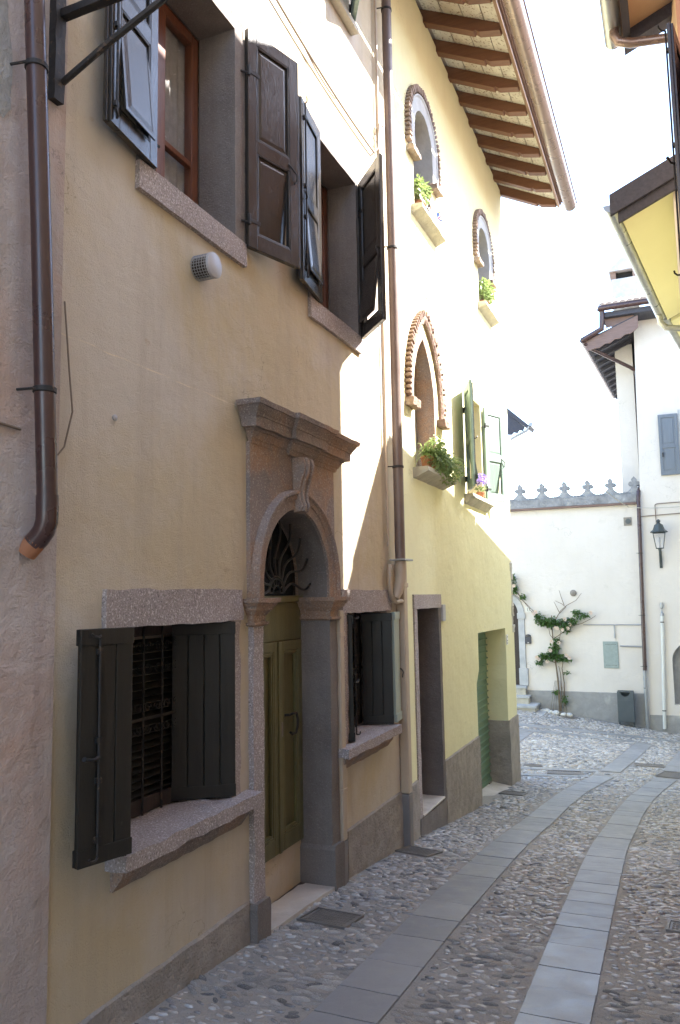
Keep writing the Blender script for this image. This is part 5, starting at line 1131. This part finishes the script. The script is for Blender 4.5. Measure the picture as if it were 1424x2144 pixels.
MB().tube([(0.42, 21.22, 6.68), (0.95, 21.18, 6.92), (0.98, 21.16, 7.40), (0.90, 21.14, 7.48)], 0.075, 12).build('gutter_link', 'copper', WH, smooth=True)
rfm = MB(); rfm.hexa([(0.88, 21.12, 7.40), (9, 21.12, 7.40), (9, 26.5, 9.5), (1.0, 26.5, 9.5), (0.88, 21.12, 7.50), (9, 21.12, 7.50), (9, 26.5, 9.6), (1.0, 26.5, 9.6)])
rfm.build('roof', 'roof', WH)
MB().box(0.98, 9, 21.18, 21.88, 7.22, 7.36).build('eave_board', 'eave_dk', WH, bevel=0.01)
MB().prism([(1.0, 7.36), (1.75, 7.36), (1.75, 7.0), (1.62, 7.02), (1.5, 6.96), (1.4, 7.0), (1.28, 6.95), (1.18, 7.0), (1.05, 6.98)], 'y', 21.34, 21.38).build('fret_board', 'eave_br', WH, bevel=0.006)
MB().tube([(0.90, 21.08, 7.44), (9, 21.08, 7.44)], 0.075, 12).build('front_gutter', 'copper', WH, smooth=True)
tl_ = None
for i in range(40):
    x = 1.0+i*0.17
    if tl_ is None:
        pr = [(x+0.085*math.cos(R(a)), 0.07*math.sin(R(a))) for a in range(0, 181, 30)]
        b = MB(); vs = [(p[0], 21.02, 7.50+p[1]) for p in pr]+[(p[0], 23.6, 8.51+p[1]) for p in pr]; n = len(pr)
        b.add(vs, [(i_, i_+1, i_+1+n, i_+n) for i_ in range(n-1)]+[tuple(range(n)), tuple(range(2*n-1, n-1, -1))]); tl_ = b.build('tile_row', 'roof', WH, smooth=True)
    else: again(tl_, WH, dx=i*0.17)
ch = MB().box(1.02, 1.80, 25.6, 26.4, 8.6, 9.92).build('chimney', 'greystone', WH, rough=(0.006, 5, 0.25))
for (x, y) in ((1.06, 25.66), (1.72, 25.66), (1.06, 26.30), (1.72, 26.30)): MB().box(x-0.06, x+0.10, y-0.06, y+0.10, 9.92, 10.17).build('cap_pier', 'terracotta', ch, bevel=0.008)
MB().box(1.10, 1.74, 25.75, 26.25, 9.92, 10.15).build('flue', 'cavity', ch)
MB().prism([(0.95, 10.17), (1.88, 10.17), (1.85, 10.26), (1.50, 10.54), (1.415, 10.60), (1.33, 10.54), (0.98, 10.26)], 'y', 25.52, 26.46).build('cap', 'greystone', ch, rough=(0.01, 5, 0.2))
# piazza downpipe
dp = thing('downpipe', 'long thin brown downpipe where the white house meets the garden wall', 'downpipe', (1.5, 21.8, -2.0))
MB().tube([(0.50, 21.25, 6.60), (0.62, 21.4, 6.50), (1.55, 22.7, 6.20), (1.66, 22.8, 6.12), (1.69, 22.8, 5.95), (1.66, 22.8, 3.2), (1.65, 22.75, 2.95), (1.60, 21.86, 2.62), (1.585, 21.80, 2.45), (1.50, 21.80, -2.0)], 0.05, 14).build('pipe', 'copper', dp, smooth=True)
MB().tube([(1.495, 21.80, -2.0), (1.48, 21.80, -3.5)], 0.045, 12).build('iron_foot', 'zinc', dp, smooth=True)
for z in (1.0, -0.6, -1.9): downpipe_clamp(dp, 1.50+0.019*(z+2), 21.80, z, 0.05)
cn = thing('conduit_pole', 'white conduit pipe with grey cable head on the white house', 'conduit', (1.9, 21.83, -3.5))
MB().tube([(1.985, 21.83, -0.62), (1.885, 21.83, -3.45)], 0.042, 14).build('pipe', 'white_pvc', cn, smooth=True)
MB().lathe([(0.045, 0.0), (0.045, 0.05), (0.02, 0.10), (0.012, 0.11), (0.012, 0.18), (0.035, 0.20), (0.042, 0.30), (0.03, 0.34)], (1.987, 21.83, -0.62), 12).build('cable_head', 'zinc', cn, smooth=True)
for z in (-0.78, -3.0): downpipe_clamp(cn, 1.985-0.035*(-0.62-z), 21.83, z, 0.042, 0.0)
# street lamp on the white house
lp = thing('wall_lantern', 'black street lantern on a scrolled wall bracket', 'lantern', (2.0, 21.6, 0.6))
lx, ly = 2.035, FY-0.28
MB().lathe([(0.20, 1.50), (0.215, 1.515), (0.20, 1.535), (0.15, 1.57), (0.125, 1.63), (0.10, 1.70), (0.05, 1.735), (0.035, 1.76), (0.05, 1.78), (0.055, 1.80), (0.03, 1.83), (0.0, 1.85)], (lx, ly, 0), 8).build('hood', 'iron_green', lp)
fr = MB()
for sx_, sy_ in ((1, 1), (1, -1), (-1, 1), (-1, -1)):
    fr.tube([(lx+sx_*0.085, ly+sy_*0.085, 1.10), (lx+sx_*0.145, ly+sy_*0.145, 1.50)], 0.010, 6)
for a, z in ((0.09, 1.10), (0.145, 1.495)):
    fr.tube([(lx+a, ly+a, z), (lx-a, ly+a, z), (lx-a, ly-a, z), (lx+a, ly-a, z), (lx+a, ly+a, z)], 0.011, 6)
fr.build('frame', 'iron_green', lp)
for ax, ay in ((0, 1), (0, -1), (1, 0), (-1, 0)):
    q_ = []
    for (s, z, k) in ((-1, 1.11, 0.082), (1, 1.11, 0.082), (1, 1.49, 0.14), (-1, 1.49, 0.14)):
        q_.append((lx+ax*k+(s*k if ax == 0 else 0), ly+ay*k+(s*k if ay == 0 else 0), z))
    MB().add(q_, [(0, 1, 2, 3)]).build('pane', 'glass', lp, fix=False)
b = MB(); b.tube([(lx, ly, 1.10), (lx, ly, 1.0), (lx-0.005, ly+0.02, 0.92)], [0.05, 0.02, 0.03], 8); b.tube([(lx, ly+0.01, 0.98), (lx, ly+0.10, 0.86), (lx, ly+0.24, 0.80), (lx, ly+0.27, 0.70)], 0.02, 8); b.box(lx-0.035, lx+0.035, FY-0.03, FY, 0.60, 1.05); b.tube([(lx, FY-0.03, 0.66), (lx, FY-0.10, 0.70), (lx, FY-0.11, 0.80), (lx, FY-0.05, 0.84)], 0.014, 6)
b.build('bracket', 'iron_green', lp, smooth=True)
MB().lathe([(0.018, 1.11), (0.018, 1.25), (0.03, 1.28), (0.03, 1.36), (0.0, 1.40)], (lx, ly, 0), 10).build('bulb', 'plastic_w', lp, smooth=True)
o = MB(); o.tube([(1.62, FY-0.03, 1.96), (3.4, FY-0.03, 2.02)], 0.012, 6); o.tube([(1.98, FY-0.03, 1.74), (1.975, FY-0.03, 2.24), (2.02, FY-0.03, 2.27), (3.4, FY-0.03, 2.30)], 0.012, 6)
tag(o.build('lamp_conduit', 'cable_dk', smooth=True), 'thin conduit lines on the white house wall above the lantern', 'conduit')
o = MB().tube(sag((0.2, 12.56, 3.33), (1.35, 21.7, 2.20), 0.25, 20)+sag((1.4, 21.75, 2.2), (3.2, 21.80, 2.20), 0.05)[1:], 0.010, 6)
tag(o.build('overhead_cable', 'cable_lt', smooth=True), 'pale cable hanging across the piazza in front of the crested wall', 'cable')

# far house glimpsed past the yellow house corner
FH = thing('far_house', 'distant house whose dark eave shows past the yellow house corner', 'house', (-6, 30, -3))
MB().box(-10, -2.75, 27.15, 27.65, -4, 5.4).build('wall', 'white', FH)
MB().prism([(-6.5, 10.1), (-1.93, 5.72), (-1.99, 5.64), (-6.6, 9.6), (-11.2, 5.6), (-11.2, 5.75)], 'y', 27.0, 27.7).build('roof', 'eave_dk', FH)
MB().prism([(-2.72, 6.30), (-2.16, 5.76), (-2.22, 5.62), (-2.34, 5.66), (-2.42, 5.56), (-2.54, 5.60), (-2.62, 5.52), (-2.75, 5.54)], 'y', 27.05, 27.15).build('bracket_board', 'eave_dk', FH)
MB().tube([(-1.93, 26.95, 5.80), (-1.93, 27.7, 5.80)], 0.07, 10).build('gutter', 'zinc', FH, smooth=True)
MB().tube([(-1.97, 27.0, 5.74), (-2.10, 27.1, 5.62), (-2.7, 27.35, 5.42)], 0.05, 10).build('pipe', 'zinc', FH, smooth=True)

# ================================================================== right side of the street
# near tall house
RA = thing('red_house', 'tall red brown house with a dark shutter at the right edge of the street', 'house', (5.5, 1.0, -1.6))
def block(root, foot, z0, z1, mat, name='wall'):
    return MB().prism(foot, 'z', z0, z1).build(name, mat, root)
block(RA, [(2.70, 4.3), (2.66, 5.5), (2.66, 6.50), (9, 6.50), (9, 4.3)], -3, 6.3, 'red_wall')
MB().hexa([(2.25, 4.3, 6.12), (9.3, 4.3, 9.0), (9.3, 6.62, 9.0), (2.25, 6.62, 6.12), (2.25, 4.3, 6.24), (9.3, 4.3, 9.12), (9.3, 6.62, 9.12), (2.25, 6.62, 6.24)]).build('roof', 'roof', RA)
shutter(RA, 2.645, 5.46, 190, 0.50, 1.86, 3.50, 'shutter', bolt=(0.49, 1), hinges=True)
MB().box(2.56, 2.64, 5.72, 5.80, -0.5, 2.10).build('corner_trim', 'white_pvc', RA, bevel=0.006)
RZ = thing('pale_fill_house', 'unseen pale plastered house behind the red brown house, shaped for fill light', 'house', (6, 3.4, -1.6))  # out of view; pale colour and length chosen for light reaching the street
block(RZ, [(3.5, -5.0), (2.72, 4.29), (9, 4.29), (9, -5.0)], -3, 6.3, 'cream_wall')
MB().hexa([(2.85, -5.1, 6.12), (9.3, -5.1, 9.0), (9.3, 4.29, 9.0), (2.32, 4.29, 6.12), (2.85, -5.1, 6.24), (9.3, -5.1, 9.12), (9.3, 4.29, 9.12), (2.32, 4.29, 6.24)]).build('roof', 'roof', RZ)
# low house with the wooden eave
RB = thing('apricot_house', 'low apricot house with wooden eave and tan gutter outlet above the street', 'house', (5.5, 6.8, -2))
block(RB, [(2.70, 6.44), (2.64, 7.15), (9, 7.15), (9, 6.44)], -3, 5.12, 'orange_wall')
zr = lambda x: 5.02+0.40*(x-2.2)
def slab(root, y0, y1, x0, x1, zf, t, mat, name='roof'):
    return MB().hexa([(x0, y0, zf(x0)), (x1, y0, zf(x1)), (x1, y1, zf(x1)), (x0, y1, zf(x0)), (x0, y0, zf(x0)+t), (x1, y0, zf(x1)+t), (x1, y1, zf(x1)+t), (x0, y1, zf(x0)+t)]).build(name, mat, root)
rr_ = slab(RB, 6.44, 7.22, 2.22, 9.2, zr, 0.12, 'roof'); slab(rr_, 6.53, 7.18, 2.24, 2.76, lambda x: zr(x)-0.022, 0.02, 'orange_wall', 'soffit')
slab(rr_, 7.06, 7.205, 2.24, 3.4, lambda x: zr(x)-0.15, 0.126, 'eave_dk', 'verge_beam'); slab(rr_, 6.54, 7.05, 2.24, 2.30, lambda x: zr(x)-0.10, 0.075, 'eave_dk', 'eave_beam')
MB().prism([(2.15+0.075*math.cos(R(a)), 5.045+0.075*math.sin(R(a))) for a in range(180, 361, 20)], 'y', 6.52, 7.20).build('gutter', 'zinc', rr_, smooth=True)
MB().tube([(2.17, 6.95, 5.02), (2.165, 6.95, 4.93), (2.20, 6.95, 4.86), (2.30, 6.97, 4.83), (2.62, 7.0, 4.80), (2.66, 7.0, 4.7), (2.70, 7.0, 3.0)], 0.042, 14).build('downpipe', 'copper_lt', rr_, smooth=True)
# cream house with the yellow soffit
RC = thing('cream_house', 'cream house with yellow painted eave soffit and zinc gutter', 'house', (6, 10, -2.5))
block(RC, [(2.58, 8.02), (2.95, 11.45), (3.45, 15.6), (10, 15.6), (10, 8.02)], -3.5, 4.05, 'cream_wall')
ex = lambda y: 2.06+0.112*(y-7.87) if y < 11.5 else 2.467+0.155*(y-11.5)
def roofC(y0, y1, e0, e1):
    def P(x, y, z): return (x, y, z)
    zt = lambda x, e: 3.80+0.44*(x-e)
    v = []
    for dz in (0.0, 0.13):
        v += [P(e0, y0, 3.80+dz), P(9.5, y0, zt(9.5, e0)+dz), P(9.5, y1, zt(9.5, e1)+dz), P(e1, y1, 3.80+dz)]
    r = MB().hexa(v).build('roof', 'roof', RC)
    MB().hexa([(e0+0.02, y0+0.05, 3.745), (e0+0.75, y0+0.05, 4.066), (e1+0.75, y1, 4.066), (e1+0.02, y1, 3.745), (e0+0.02, y0+0.05, 3.79), (e0+0.75, y0+0.05, 4.111), (e1+0.75, y1, 4.111), (e1+0.02, y1, 3.79)]).build('soffit', 'soffit_y', r)
    gp = [(e0-0.005, e1-0.005)]
    b = MB(); n = 12; vs = []
    for (e, y) in ((e0, y0), (e1, y1)):
        for i in range(n+1):
            a = R(180+180*i/n); vs.append((e-0.06+0.07*math.cos(a), y, 3.83+0.075*math.sin(a)))
    b.add(vs, [(i, i+1, i+n+2, i+n+1) for i in range(n)]+[tuple(range(n+1)), tuple(range(2*n+1, n, -1))]); b.build('gutter', 'zinc', r, smooth=True)
    return r
r1 = roofC(7.90, 11.48, ex(7.90), ex(11.48)); r2 = roofC(11.52, 15.8, ex(11.52)+0.04, ex(15.8))
# dark verge board across the near gable end, rising with the roof
MB().hexa([(2.0, 7.86, 3.70), (3.6, 7.86, 4.40), (3.6, 7.90, 4.40), (2.0, 7.90, 3.70), (2.0, 7.86, 3.92), (3.6, 7.86, 4.62), (3.6, 7.90, 4.62), (2.0, 7.90, 3.92)]).build('verge_board', 'eave_dk', r1, bevel=0.006)
MB().hexa([(2.07, 7.903, 3.63), (3.6, 7.903, 4.30), (3.6, 7.945, 4.30), (2.07, 7.945, 3.63), (2.07, 7.903, 3.78), (3.6, 7.903, 4.45), (3.6, 7.945, 4.45), (2.07, 7.945, 3.78)]).build('gable_board', 'eave_dk', r1, bevel=0.004)
MB().tube([(ex(11.3)-0.06, 11.3, 3.78), (ex(11.3)-0.05, 11.3, 3.66), (ex(11.3)+0.02, 11.3, 3.58), (ex(11.3)+0.14, 11.3, 3.55), (2.93, 11.38, 3.52), (2.95, 11.4, 3.4), (2.97, 11.4, -2.6)], 0.042, 14).build('downpipe', 'zinc', r1, smooth=True)
# unseen house added right of the piazza to keep its floor shaded
RD = thing('piazza_shade_house', 'unseen house added to shade the piazza from the right', 'house', (8, 18.5, -3))
block(RD, [(4.6, 17.2), (11, 17.2), (11, 21.3), (4.6, 21.3)], -4, 5.5, 'cream_wall')
slab(RD, 17.0, 21.2, 4.1, 11.3, lambda x: 5.45+0.35*(x-4.1), 0.12, 'roof')
